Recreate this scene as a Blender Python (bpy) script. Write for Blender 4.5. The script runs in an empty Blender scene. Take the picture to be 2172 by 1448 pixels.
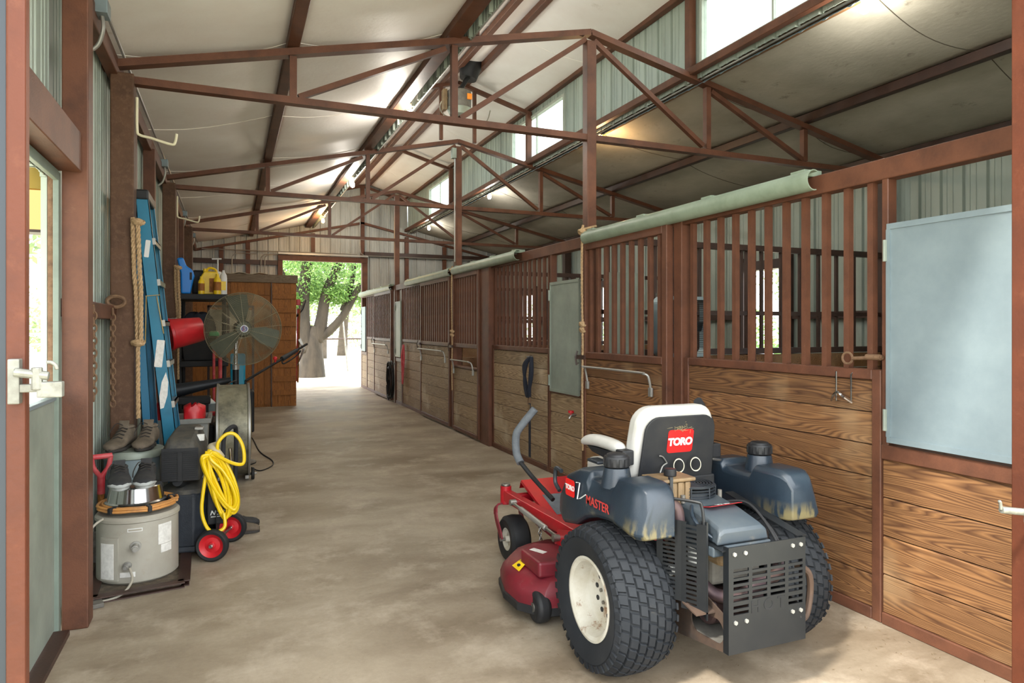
import bpy, bmesh, math, random
from mathutils import Vector, Matrix, Euler
random.seed(7)
SC = bpy.context.scene
COL = SC.collection
PI = math.pi
V = Vector
# ---------------------------------------------------------------- helpers
class MB:
    """collects shapes in one mesh; o is subtracted so world coordinates can be used for a placed thing"""
    def __init__(s, o=(0, 0, 0)):
        s.bm = bmesh.new(); s.o = V(o)
    def _mx(s, r, M):
        for v in r: v.co = M @ v.co
    def box(s, c, d, rot=None):
        r = bmesh.ops.create_cube(s.bm, size=1)['verts']
        M = Matrix.Translation(V(c)) @ (Euler(rot).to_matrix().to_4x4() if rot else Matrix()) @ Matrix.Diagonal((d[0], d[1], d[2], 1))
        s._mx(r, M); return s
    def lo(s, a, b):
        return s.box([(a[i] + b[i]) / 2 for i in range(3)], [abs(b[i] - a[i]) for i in range(3)])
    def bar(s, p, q, w, h=None, up=(0, 0, 1)):
        h = h or w; p = V(p); q = V(q); d = q - p; L = d.length
        z = d / L; up = V(up)
        if abs(z.dot(up.normalized())) > .999: up = V((0, 1, 0))
        x = up.cross(z).normalized(); y = z.cross(x)
        R = Matrix((x, y, z)).transposed().to_4x4()
        r = bmesh.ops.create_cube(s.bm, size=1)['verts']
        s._mx(r, Matrix.Translation((p + q) / 2) @ R @ Matrix.Diagonal((w, h, L, 1))); return s
    def cyl(s, p, q, r1, r2=None, n=16, caps=True):
        r2 = r1 if r2 is None else r2
        p = V(p); q = V(q); d = q - p
        R = d.to_track_quat('Z', 'Y').to_matrix().to_4x4()
        r = bmesh.ops.create_cone(s.bm, cap_ends=caps, cap_tris=False, segments=n, radius1=r1, radius2=r2, depth=d.length)['verts']
        s._mx(r, Matrix.Translation((p + q) / 2) @ R); return s
    def ball(s, c, r, n=12, sc=(1, 1, 1), rot=None):
        v = bmesh.ops.create_uvsphere(s.bm, u_segments=n, v_segments=max(6, n // 2 + 1), radius=1)['verts']
        M = Matrix.Translation(V(c)) @ (Euler(rot).to_matrix().to_4x4() if rot else Matrix()) @ Matrix.Diagonal((r * sc[0], r * sc[1], r * sc[2], 1))
        s._mx(v, M); return s
    def tube(s, pts, r, n=8, closed=False, caps=True, radii=None, flat=None):
        pts = [V(p) for p in pts]; N = len(pts); rings = []
        up = V((0, 0, 1)); prev = None
        for i, p in enumerate(pts):
            if closed: t = pts[(i + 1) % N] - pts[i - 1]
            else: t = pts[min(i + 1, N - 1)] - pts[max(i - 1, 0)]
            t.normalize()
            if prev is None:
                x = t.cross(up)
                if x.length < .05: x = t.cross(V((1, 0, 0)))
            else: x = prev - t * prev.dot(t)
            x.normalize(); prev = x; y = t.cross(x)
            rr = radii[i] if radii else r
            fy = flat or 1
            rings.append([s.bm.verts.new(p + x * math.cos(2 * PI * k / n) * rr + y * math.sin(2 * PI * k / n) * rr * fy) for k in range(n)])
        for i in range(N if closed else N - 1):
            a = rings[i]; b = rings[(i + 1) % N]
            for k in range(n): s.bm.faces.new((a[k], a[(k + 1) % n], b[(k + 1) % n], b[k]))
        if not closed and caps:
            s.bm.faces.new(rings[0][::-1]); s.bm.faces.new(rings[-1])
        return s
    def lathe(s, prof, c=(0, 0, 0), n=32, axis='Z', closed=False, ang=2 * PI):
        """prof: (radius, height) pairs"""
        c = V(c); rings = []
        full = abs(ang - 2 * PI) < 1e-6
        m = n if full else n + 1
        def P(r, h, a):
            x, y = r * math.cos(a), r * math.sin(a)
            return V((x, y, h)) if axis == 'Z' else (V((h, x, y)) if axis == 'X' else V((y, h, x)))
        for r, h in prof:
            if r < 1e-6: rings.append([s.bm.verts.new(c + P(0, h, 0))])
            else: rings.append([s.bm.verts.new(c + P(r, h, ang * k / n)) for k in range(m)])
        J = len(prof)
        for i in range(J if closed else J - 1):
            a = rings[i]; b = rings[(i + 1) % J]
            for k in range(n if full else n):
                k2 = (k + 1) % m if full else k + 1
                if len(a) == 1 and len(b) == 1: continue
                if len(a) == 1: f = (a[0], b[k], b[k2])
                elif len(b) == 1: f = (a[k], a[k2], b[0])
                else: f = (a[k], a[k2], b[k2], b[k])
                try: s.bm.faces.new(f)
                except ValueError: pass
        return s
    def prism(s, poly, d0, d1, axis='X'):
        """poly of 2-D points extruded between d0 and d1 on axis. X: (y,z)  Y: (x,z)  Z: (x,y)"""
        def P(p, d):
            return V((d, p[0], p[1])) if axis == 'X' else (V((p[0], d, p[1])) if axis == 'Y' else V((p[0], p[1], d)))
        a = [s.bm.verts.new(P(p, d0)) for p in poly]; b = [s.bm.verts.new(P(p, d1)) for p in poly]
        n = len(poly)
        s.bm.faces.new(a); s.bm.faces.new(b[::-1])
        for k in range(n): s.bm.faces.new((a[k], b[k], b[(k + 1) % n], a[(k + 1) % n]))
        return s
    def loft(s, secs, caps=True):
        R = [[s.bm.verts.new(V(p)) for p in q] for q in secs]; n = len(R[0])
        for i in range(len(R) - 1):
            for k in range(n): s.bm.faces.new((R[i][k], R[i][(k + 1) % n], R[i + 1][(k + 1) % n], R[i + 1][k]))
        if caps: s.bm.faces.new(R[0][::-1]); s.bm.faces.new(R[-1])
        return s
    def quad(s, *p):
        s.bm.faces.new([s.bm.verts.new(V(q)) for q in p]); return s
    def grid(s, nu, nv, fn, thick=0):
        R = [[s.bm.verts.new(V(fn(i / nu, j / nv))) for j in range(nv + 1)] for i in range(nu + 1)]
        for i in range(nu):
            for j in range(nv): s.bm.faces.new((R[i][j], R[i + 1][j], R[i + 1][j + 1], R[i][j + 1]))
        return s
    def xf(s, M):
        for v in s.bm.verts: v.co = M @ v.co
        return s
    def build(s, name, m, parent=None, smooth=False, bevel=0, sub=0, loc=None, solid=0, seg=2):
        for v in s.bm.verts: v.co -= s.o
        if loc is not None:
            for v in s.bm.verts: v.co -= V(loc)
        bmesh.ops.recalc_face_normals(s.bm, faces=s.bm.faces)
        me = bpy.data.meshes.new(name); s.bm.to_mesh(me); s.bm.free()
        me.materials.append(m)
        if smooth:
            me.polygons.foreach_set('use_smooth', [True] * len(me.polygons))
            if smooth != 'all':
                try: me.set_sharp_from_angle(angle=math.radians(40))
                except Exception: pass
        o = bpy.data.objects.new(name, me); COL.objects.link(o)
        if parent is not None: o.parent = parent
        o.location = loc if loc is not None else ((0, 0, 0) if parent is not None else s.o)
        if solid:
            k = o.modifiers.new('solid', 'SOLIDIFY'); k.thickness = solid; k.offset = 0
        if bevel:
            k = o.modifiers.new('bevel', 'BEVEL'); k.width = bevel; k.segments = seg; k.limit_method = 'ANGLE'; k.angle_limit = math.radians(35)
            k.harden_normals = False
        if sub:
            k = o.modifiers.new('sub', 'SUBSURF'); k.levels = sub; k.render_levels = sub
        return o

def tag(o, label=None, cat=None, group=None, kind=None):
    if label: o['label'] = label
    if cat: o['category'] = cat
    if group: o['group'] = group
    if kind: o['kind'] = kind
    return o
def thing(name, label, cat, loc=(0, 0, 0), rz=0, group=None, rot=None):
    o = bpy.data.objects.new(name, None); COL.objects.link(o)
    o.location = loc; o.rotation_euler = rot or (0, 0, rz); o.empty_display_size = .05
    return tag(o, label, cat, group)
def kids(o): return [c for c in COL.objects if c.parent == o]
def copy_tree(o, parent=None):
    c = o.copy(); COL.objects.link(c)
    if parent is not None: c.parent = parent
    for ch in kids(o): copy_tree(ch, c)
    return c
def lerp(a, b, t): return a + (b - a) * t
def spline(pts, n=6, closed=False):
    pts = [V(p) for p in pts]; N = len(pts); out = []
    for i in range(N if closed else N - 1):
        g = (lambda k: pts[k % N]) if closed else (lambda k: pts[max(0, min(N - 1, k))])
        a, b, c, d = g(i - 1), g(i), g(i + 1), g(i + 2)
        for k in range(n):
            t = k / n
            out.append(.5 * ((2 * b) + (c - a) * t + (2 * a - 5 * b + 4 * c - d) * t * t + (3 * b - a - 3 * c + d) * t ** 3))
    if not closed: out.append(pts[-1])
    return out
# ---------------------------------------------------------------- materials
def lin(c):
    return tuple(((x / 255) / 12.92 if x / 255 <= .04045 else ((x / 255 + .055) / 1.055) ** 2.4) for x in c) + (1,)
def newmat(name):
    m = bpy.data.materials.new(name); m.use_nodes = True
    nt = m.node_tree; nt.nodes.clear()
    out = nt.nodes.new('ShaderNodeOutputMaterial'); b = nt.nodes.new('ShaderNodeBsdfPrincipled')
    nt.links.new(b.outputs[0], out.inputs[0]); return m, nt, b
def nd(nt, t, ins=None, **k):
    n = nt.nodes.new('ShaderNode' + t)
    for a, v in k.items(): setattr(n, a, v)
    for a, v in (ins or {}).items():
        if isinstance(v, tuple) and len(v) == 2 and hasattr(v[0], 'outputs'): nt.links.new(v[0].outputs[v[1]], n.inputs[a])
        else: n.inputs[a].default_value = v
    return n
def mixc(nt, f, a, b, mode='MIX'):
    n = nt.nodes.new('ShaderNodeMix'); n.data_type = 'RGBA'; n.blend_type = mode
    for i, v in ((0, f), (6, a), (7, b)):
        if isinstance(v, tuple) and hasattr(v[0], 'outputs'): nt.links.new(v[0].outputs[v[1]], n.inputs[i])
        else: n.inputs[i].default_value = v
    return n
def ramp(nt, src, stops):
    n = nt.nodes.new('ShaderNodeValToRGB'); e = n.color_ramp.elements
    e[0].position = stops[0][0]; e[0].color = stops[0][1]; e[1].position = stops[1][0]; e[1].color = stops[1][1]
    for p, c in stops[2:]:
        x = e.new(p); x.color = c
    nt.links.new(src[0].outputs[src[1]], n.inputs[0]); return n
W1 = (1, 1, 1, 1); B0 = (0, 0, 0, 1)
def mat(name, col, rough=.5, metal=0, col2=None, sc=8, amt=(.4, .7), dirt=None, dsc=5, damt=(.55, .75), bump=0, bsc=60, spec=.5, stretch=None, coat=0):
    """base colour with a second colour in noise patches, dirt in larger ones and a bump"""
    m, nt, b = newmat(name)
    tc = nd(nt, 'TexCoord'); src = (tc, 'Object')
    if stretch:
        mp = nd(nt, 'Mapping', {'Vector': src}); mp.inputs['Scale'].default_value = stretch; src = (mp, 0)
    c = lin(col); last = None
    b.inputs['Base Color'].default_value = c
    if col2:
        n = nd(nt, 'TexNoise', {'Vector': src, 'Scale': sc, 'Detail': 6., 'Roughness': .65})
        r = ramp(nt, (n, 'Fac'), [(amt[0], B0), (amt[1], W1)])
        last = mixc(nt, (r, 0), c, lin(col2))
    if dirt:
        n = nd(nt, 'TexNoise', {'Vector': src, 'Scale': dsc, 'Detail': 9., 'Roughness': .75})
        r = ramp(nt, (n, 'Fac'), [(damt[0], B0), (damt[1], W1)])
        last = mixc(nt, (r, 0), (last, 2) if last else c, lin(dirt))
    if last: nt.links.new(last.outputs[2], b.inputs['Base Color'])
    b.inputs['Roughness'].default_value = rough; b.inputs['Metallic'].default_value = metal
    b.inputs['Specular IOR Level'].default_value = spec
    if coat: b.inputs['Coat Weight'].default_value = coat
    if bump:
        n = nd(nt, 'TexNoise', {'Vector': src, 'Scale': bsc, 'Detail': 4.})
        bp = nd(nt, 'Bump', {'Height': (n, 'Fac'), 'Strength': bump, 'Distance': .004})
        nt.links.new(bp.outputs[0], b.inputs['Normal'])
    return m
def emat(name, col, st):
    m = bpy.data.materials.new(name); m.use_nodes = True; nt = m.node_tree; nt.nodes.clear()
    o = nt.nodes.new('ShaderNodeOutputMaterial'); e = nt.nodes.new('ShaderNodeEmission')
    e.inputs[0].default_value = lin(col); e.inputs[1].default_value = st; nt.links.new(e.outputs[0], o.inputs[0]); return m
def glassmat(name, tint=(235, 240, 238), mixf=.12):
    m = bpy.data.materials.new(name); m.use_nodes = True; nt = m.node_tree; nt.nodes.clear()
    o = nt.nodes.new('ShaderNodeOutputMaterial'); t = nd(nt, 'BsdfTransparent', {'Color': lin(tint)}); g = nd(nt, 'BsdfGlossy', {'Roughness': .05})
    x = nd(nt, 'MixShader', {0: mixf}); nt.links.new(t.outputs[0], x.inputs[1]); nt.links.new(g.outputs[0], x.inputs[2]); nt.links.new(x.outputs[0], o.inputs[0]); return m
def woodmat(name, dark, light, pale=None, axis='Y', bsc=1., rough=.65, palez=None):
    """planks with strong grain running on one axis; every loose board differs"""
    m, nt, b = newmat(name)
    tc = nd(nt, 'TexCoord'); geo = nd(nt, 'NewGeometry')
    off = nd(nt, 'VectorMath', {0: (tc, 'Object')}, operation='ADD')
    cmb = nd(nt, 'CombineXYZ', {'X': (geo, 'Random Per Island'), 'Y': (geo, 'Random Per Island'), 'Z': (geo, 'Random Per Island')})
    sc = nd(nt, 'VectorMath', {0: (cmb, 0), 1: (7., 13., 3.)}, operation='MULTIPLY')
    nt.links.new(sc.outputs[0], off.inputs[1])
    S = {'Y': (1.6, .11, 1.6), 'X': (.11, 1.6, 1.6), 'Z': (1.6, 1.6, .11)}[axis]
    mp = nd(nt, 'Mapping', {'Vector': (off, 0)}); mp.inputs['Scale'].default_value = tuple(q * bsc for q in S)
    big = nd(nt, 'TexNoise', {'Vector': (mp, 0), 'Scale': 5.5, 'Detail': 1.5, 'Roughness': .4})
    mul = nd(nt, 'Math', {0: (big, 'Fac'), 1: 34.}, operation='MULTIPLY')
    fr = nd(nt, 'Math', {0: (mul, 0)}, operation='FRACT')
    ring = ramp(nt, (fr, 0), [(0, B0), (.55, W1), (.8, (.6, .6, .6, 1)), (1, B0)])
    S2 = {'Y': (60, 3, 60), 'X': (3, 60, 60), 'Z': (60, 60, 3)}[axis]
    mp2 = nd(nt, 'Mapping', {'Vector': (off, 0)}); mp2.inputs['Scale'].default_value = S2
    fine = nd(nt, 'TexNoise', {'Vector': (mp2, 0), 'Scale': 2., 'Detail': 3.})
    c1 = mixc(nt, (ring, 0), lin(dark), lin(light))
    fr2 = ramp(nt, (fine, 'Fac'), [(.35, (.72, .68, .64, 1)), (.65, W1)])
    c2 = mixc(nt, .8, (c1, 2), (fr2, 0), 'MULTIPLY')
    hv = nd(nt, 'MapRange', {'Value': (geo, 'Random Per Island'), 'To Min': .78, 'To Max': 1.15})
    c3 = nd(nt, 'VectorMath', {0: (c2, 2), 1: (hv, 0)}, operation='MULTIPLY')
    last = (c3, 0)
    if pale:
        n = nd(nt, 'TexNoise', {'Vector': (tc, 'Object'), 'Scale': 2.2, 'Detail': 3.})
        r = ramp(nt, (n, 'Fac'), [(.52, B0), (.72, W1)])
        x = mixc(nt, (r, 0), last, lin(pale)); x2 = mixc(nt, .55, last, (x, 2)); last = (x2, 2)
    nt.links.new(last[0].outputs[last[1]], b.inputs['Base Color'])
    b.inputs['Roughness'].default_value = rough; b.inputs['Specular IOR Level'].default_value = .4
    bp = nd(nt, 'Bump', {'Height': (ring, 0), 'Strength': .25, 'Distance': .003}); nt.links.new(bp.outputs[0], b.inputs['Normal'])
    return m

M = {}
M['steel'] = mat('brown painted steel', (98, 62, 45), .5, spec=.3, col2=(74, 47, 35), sc=5, amt=(.42, .7), dirt=(122, 90, 70), dsc=14, damt=(.62, .85), bump=.25, bsc=120)
M['steel_dk'] = mat('dark brown steel', (62, 40, 31), .5, col2=(44, 28, 23), sc=5, bump=.2, bsc=90)
M['steel_post'] = mat('dusty brown post', (92, 66, 48), .6, spec=.25, col2=(74, 52, 38), sc=4, dirt=(124, 96, 78), dsc=20, damt=(.5, .9), bump=.3, bsc=150)
M['steel_red'] = mat('red brown primer steel', (82, 42, 26), .5, spec=.25, col2=(66, 34, 22), sc=4, dirt=(92, 52, 34), dsc=12, bump=.25, bsc=90)
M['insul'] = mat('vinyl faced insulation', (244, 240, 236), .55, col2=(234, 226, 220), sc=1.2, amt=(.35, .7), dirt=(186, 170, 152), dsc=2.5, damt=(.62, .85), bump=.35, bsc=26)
M['insul_shaded'] = mat('stained insulation with painted shade', (182, 178, 166), .8, col2=(156, 152, 138), sc=2.0, amt=(.35, .7), dirt=(96, 88, 74), dsc=6, damt=(.6, .76), bump=.5, bsc=30, stretch=(1, .6, 1))  # base greyed to paint in the dimmer right side; stains are real
M['corr'] = mat('pale grey green sheet metal', (162, 172, 162), .5, .1, col2=(138, 148, 138), sc=2.5, dirt=(128, 118, 104), dsc=4, damt=(.6, .8), stretch=(1, 1, .25))
M['corr_grey'] = mat('grey sheet metal', (176, 178, 174), .5, .15, col2=(140, 142, 138), sc=2.5, dirt=(118, 106, 92), dsc=4, damt=(.58, .8), stretch=(1, 1, .25))
M['galv'] = mat('galvanised sheet', (134, 148, 152), .4, .25, col2=(112, 126, 132), sc=3, amt=(.3, .75), dirt=(128, 130, 122), dsc=2, damt=(.6, .85), bump=.05)
M['galv_green'] = mat('weathered green grey sheet', (150, 158, 146), .5, .2, col2=(118, 126, 116), sc=3, amt=(.3, .75))
M['trackpaint'] = mat('pale green track cover', (136, 150, 132), .45, col2=(118, 132, 114), sc=6, dirt=(110, 104, 90), dsc=9, damt=(.62, .8))
M['white_trim'] = mat('cream painted trim', (170, 176, 164), .5, col2=(150, 156, 144), sc=5)
M['lining'] = mat('pale green lining strip', (112, 124, 114), .5, col2=(98, 108, 98), sc=5)
M['bluesheet'] = mat('blue grey door sheet', (24, 32, 40), .5)
M['raw_steel'] = mat('bare steel', (150, 148, 142), .35, .8, col2=(110, 104, 96), sc=20)
M['chrome'] = mat('polished steel', (205, 205, 205), .16, 1)
M['conduit'] = mat('conduit metal', (150, 148, 142), .4, .5)
M['wood'] = woodmat('stained stall boards', (84, 54, 32), (138, 99, 62), pale=(160, 132, 98))
M['wood_pale'] = woodmat('weathered stall boards', (128, 106, 80), (170, 146, 114), pale=(200, 184, 158))
M['wood_cab'] = woodmat('orange stained shed boards', (124, 74, 26), (162, 104, 44), axis='Z', bsc=1.6)
M['wood_capm'] = woodmat('grey brown cap board', (92, 76, 58), (126, 108, 86), axis='X', bsc=1.6)
M['bulb'] = emat('lit bulb', (255, 250, 235), 40)
M['bulb_warm'] = emat('warm lit bulb', (255, 190, 110), 25)
M['black'] = mat('black plastic', (20, 21, 23), .5, col2=(30, 30, 32), sc=10, spec=.35)
M['blackdust'] = mat('dusty black plastic', (26, 27, 30), .6, col2=(40, 39, 38), sc=6, spec=.35, dirt=(84, 78, 68), dsc=8, damt=(.62, .85))
M['glass'] = glassmat('window glass')
M['seam'] = mat('insulation seam', (246, 240, 232), .5)
M['seam_dk'] = mat('dark insulation seam', (92, 86, 74), .8)  # darker seam colour, right ceiling only
M['litbeam'] = mat('brown beam with painted bulb light', (124, 92, 56), .6, col2=(84, 54, 38), sc=4, stretch=(1, .2, 1))  # tan paints the yellow light of the bulbs onto the brown beam
# ---------------------------------------------------------------- the setting
D = 2.88                     # stall front line
TY = [5.236, 8.96, 12.70]    # truss lines
YE = 16.4                    # far wall
XL, XR = -.79, 6.56
def zroof(x): return 3.165 + .222 * (x + .77) if x <= D else 3.165 + .222 * (6.53 - x)
def floor_mat():
    m, nt, b = newmat('worn concrete')
    tc = nd(nt, 'TexCoord')
    mp = nd(nt, 'Mapping', {'Vector': (tc, 'Object')}); mp.inputs['Rotation'].default_value = (0, 0, .5); mp.inputs['Scale'].default_value = (.8, 1.25, 1)
    n1 = nd(nt, 'TexNoise', {'Vector': (mp, 0), 'Scale': 1.1, 'Detail': 7., 'Roughness': .62, 'Distortion': .3})
    n2 = nd(nt, 'TexNoise', {'Vector': (tc, 'Object'), 'Scale': 38., 'Detail': 6., 'Roughness': .8})
    n3 = nd(nt, 'TexNoise', {'Vector': (tc, 'Object'), 'Scale': 2.6, 'Detail': 10., 'Roughness': .7})
    r1 = ramp(nt, (n1, 'Fac'), [(.36, lin((122, 108, 90))), (.62, lin((166, 154, 136)))])
    r3 = ramp(nt, (n3, 'Fac'), [(.5, B0), (.72, W1)])
    c = mixc(nt, (r3, 0), (r1, 0), lin((180, 168, 151)))
    r2 = ramp(nt, (n2, 'Fac'), [(.3, (.74, .72, .70, 1)), (.6, W1)])
    c2 = mixc(nt, .55, (c, 2), (r2, 0), 'MULTIPLY')
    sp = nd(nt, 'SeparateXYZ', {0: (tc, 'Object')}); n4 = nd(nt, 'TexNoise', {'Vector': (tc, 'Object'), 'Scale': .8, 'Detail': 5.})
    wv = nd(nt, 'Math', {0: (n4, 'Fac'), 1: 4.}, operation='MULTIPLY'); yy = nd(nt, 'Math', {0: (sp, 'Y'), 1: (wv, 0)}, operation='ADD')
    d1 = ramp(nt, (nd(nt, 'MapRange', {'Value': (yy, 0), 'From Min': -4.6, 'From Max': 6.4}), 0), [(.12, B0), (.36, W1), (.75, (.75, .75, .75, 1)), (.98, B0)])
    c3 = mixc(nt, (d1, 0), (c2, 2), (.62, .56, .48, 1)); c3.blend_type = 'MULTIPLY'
    nt.links.new(c3.outputs[2], b.inputs['Base Color'])
    rr = nd(nt, 'MapRange', {'Value': (n1, 'Fac'), 'To Min': .38, 'To Max': .75}); nt.links.new(rr.outputs[0], b.inputs['Roughness'])
    b.inputs['Specular IOR Level'].default_value = .35
    bp = nd(nt, 'Bump', {'Height': (n2, 'Fac'), 'Strength': .15, 'Distance': .003}); nt.links.new(bp.outputs[0], b.inputs['Normal'])
    return m
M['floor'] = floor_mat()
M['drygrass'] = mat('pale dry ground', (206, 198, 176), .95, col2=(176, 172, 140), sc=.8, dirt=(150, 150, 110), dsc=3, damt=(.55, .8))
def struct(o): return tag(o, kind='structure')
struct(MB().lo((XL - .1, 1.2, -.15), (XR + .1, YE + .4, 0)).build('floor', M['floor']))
struct(MB().lo((-60, -40, -.4), (60, 90, -.03)).build('trim_1', M['drygrass']))
bpy.data.objects['trim_1'].name = 'ground'

def ribbed(mb, p, u, v, L, H, side=1, step=.2286, rise=.028, holes=(), tall=None):
    """corrugated sheet starting at p, running L along u and H along v; holes are (u0,u1,v0,v1)"""
    p = V(p); u = V(u); v = V(v); n = u.cross(v).normalized() * side
    xs = []
    k = 0.0
    while k < L:
        for a, h in ((0, 0), (.075, 0), (.078, .18), (.092, .18), (.095, 0), (.135, 0), (.138, .18), (.152, .18), (.155, 0), (.19, 0), (.2, 1), (.2186, 1)):
            if k + a <= L: xs.append((k + a, h * rise))
        k += step
    cuts = sorted(set([0, L] + [q for h in holes for q in h[:2]]))
    for c in cuts:
        if not any(abs(x[0] - c) < 1e-4 for x in xs): xs.append((c, 0))
    xs.sort()
    for i in range(len(xs) - 1):
        (a, ha), (b, hb) = xs[i], xs[i + 1]
        mid = (a + b) / 2
        seg = [(0, tall(mid) if tall else H)]
        for h in holes:
            if h[0] - 1e-6 < mid < h[1] + 1e-6:
                ns = []
                for s0, s1 in seg:
                    if h[2] > s0: ns.append((s0, min(h[2], s1)))
                    if h[3] < s1: ns.append((max(h[3], s0), s1))
                seg = [q for q in ns if q[1] > q[0] + 1e-4]
        for s0, s1 in seg:
            t0 = (tall(a) if tall and s1 == (tall(mid)) else s1); t1 = (tall(b) if tall and s1 == (tall(mid)) else s1)
            mb.quad(p + u * a + v * s0 + n * ha, p + u * b + v * s0 + n * hb, p + u * b + v * t1 + n * hb, p + u * a + v * t0 + n * ha)
    return mb
# left wall; openings: side door (Y 1.9-3.62), tack side opening (Y 6.3-7.6)
struct(ribbed(MB(), (XL, 1.5, 0), (0, 1, 0), (0, 0, 1), YE - 1.5, 3.25, -1, holes=[(.25, 2.26, 0, 2.10)]).build('wall_left', M['corr'], solid=.004))
struct(ribbed(MB(), (XR, 1.5, 0), (0, 1, 0), (0, 0, 1), YE - 1.5, 3.25, 1, holes=[(5.2, 5.98, 1.05, 2.16), (.9, 1.7, 1.05, 2.16), (9.1, 9.9, 1.05, 2.16), (12.8, 13.6, 1.05, 2.16)]).build('wall_right', M['corr'], solid=.004))
def gable(xx):
    x = xx + XL
    if 1.78 <= x <= 3.98: return 4.88 - .28 * abs(x - D)
    return zroof(x) + .12
struct(ribbed(MB(), (XL, YE, 0), (1, 0, 0), (0, 0, 1), XR - XL, 3, 1, holes=[(1.09 - XL, 2.86 - XL, 0, 2.95)], tall=gable).build('wall_far', M['corr_grey'], solid=.004))
# clerestory walls with window holes
WIN = [(3.34, 5.13), (7.88, 9.67), (12.75, 14.4)]
CZ0, CZ1 = 3.70, 4.56
WINL = [(2, 4.9), (5.5, 8.7), (9.2, 12.4), (12.9, 15.9)]  # unseen left windows, made long to let more light in
for nm, X, sd in (('wall_clerestory_right', 3.99, 1), ('wall_clerestory_left', 1.77, -1)):
    struct(ribbed(MB(), (X, 1.5, CZ0), (0, 1, 0), (0, 0, 1), YE - 1.5, CZ1 - CZ0, sd, holes=[(a - 1.5, b - 1.5, .1, .72) for a, b in (WIN if sd > 0 else WINL)]).build(nm, M['corr'], solid=.004))
wn = 0
for X, sx in ((3.99, -1), (1.77, 1)):
    for a, b in (WIN if sx < 0 else WINL):
        wn += 1
        w = bpy.data.objects.new('window_%d' % wn, None); COL.objects.link(w); w.location = (X, (a + b) / 2, CZ0 + .1); tag(w, kind='structure')
        f = MB(w.location); z0, z1 = CZ0 + .1, CZ0 + .72; t = .035; xm = X
        for q in ((z0, z0 + t), (z1 - t, z1)): f.lo((xm - .03, a, q[0]), (xm + .03, b, q[1]))
        for q in (a, b - t): f.lo((xm - .03, q, z0 + t), (xm + .03, q + t, z1 - t))
        mid = (a + b) / 2
        f.lo((xm - .012, mid - .012, z0 + t), (xm + .012, mid + .012, z1 - t))
        f.build('window_frame', M['white_trim'], w)
        MB(w.location).lo((X - .003, a + t, z0 + t), (X + .003, b - t, z1 - t)).build('pane', M['glass'], w)
# ceilings: sagging insulation between purlins
PX = [XL, .42, 1.64]
def sag(mb, xa, za, xb, zb, y0, y1, amp, wav):
    nx = 14; ny = int((y1 - y0) * 7)
    rnd = [random.uniform(-1, 1) for _ in range(8)]
    def fn(i, j):
        x = lerp(xa, xb, i); y = lerp(y0, y1, j); z = lerp(za, zb, i)
        s = math.sin(PI * i) ** .8
        bays = .55 + .45 * abs(math.sin(PI * (y - TY[0]) / 1.86))
        w = wav * (math.sin(y * 2.3 + rnd[0] * 3 + i * 1.5) + .6 * math.sin(y * 5.1 + i * 4 * rnd[1]) + .4 * math.sin(y * 11 + i * 5 + rnd[2]))
        return (x, y, z - s * (amp * bays + w))
    mb.grid(nx, ny, fn)
    SEAMS.append((fn, y0, y1))
SEAMS = []
def seams(parent, m, dy=1.86):
    for fn, y0, y1 in SEAMS:
        if fn(0, 0)[0] > 1.6 and abs(fn(1, 0)[0] - fn(0, 0)[0]) < .35: continue
        y = TY[0] - 2 * dy + .1
        while y < y1 - .5:
            pts = []
            for k in range(15):
                i = k / 14; yy = y + .10 * math.sin(PI * i) + .03 * math.sin(5 * i + y); q = fn(i, (yy - y0) / (y1 - y0)); pts.append((q[0], q[1], q[2] - .007))
            MB().tube(pts, .0035, 5).build('seam', m, parent, smooth='all'); y += dy
    SEAMS.clear()
cl = MB()
Y0 = 1.2
for i in range(2): sag(cl, PX[i], zroof(PX[i]) + .1, PX[i + 1], zroof(PX[i + 1]) + .1, Y0, YE, .05, .008)
sag(cl, 1.64, zroof(1.64) + .1, 1.80, zroof(1.8) + .1, Y0, YE, 0, 0)
cobj = struct(cl.build('ceiling_left', M['insul'], smooth='all', solid=.01)); seams(cobj, M['seam'])
cl = MB()
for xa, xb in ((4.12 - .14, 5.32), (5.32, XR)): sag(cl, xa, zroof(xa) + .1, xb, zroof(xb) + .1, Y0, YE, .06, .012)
cobj = struct(cl.build('ceiling_right', M['insul_shaded'], smooth='all', solid=.01)); seams(cobj, M['seam_dk'])
cl = MB()
zu = lambda x: 4.86 - .28 * abs(x - D)
for xa, xb in ((1.74, 2.71), (2.71, 3.0), (3.0, 4.02)): sag(cl, xa, zu(xa), xb, zu(xb), Y0, YE, .03, .007)
cobj = struct(cl.build('ceiling_clerestory', M['insul'], smooth='all', solid=.01)); seams(cobj, M['seam'])
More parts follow.
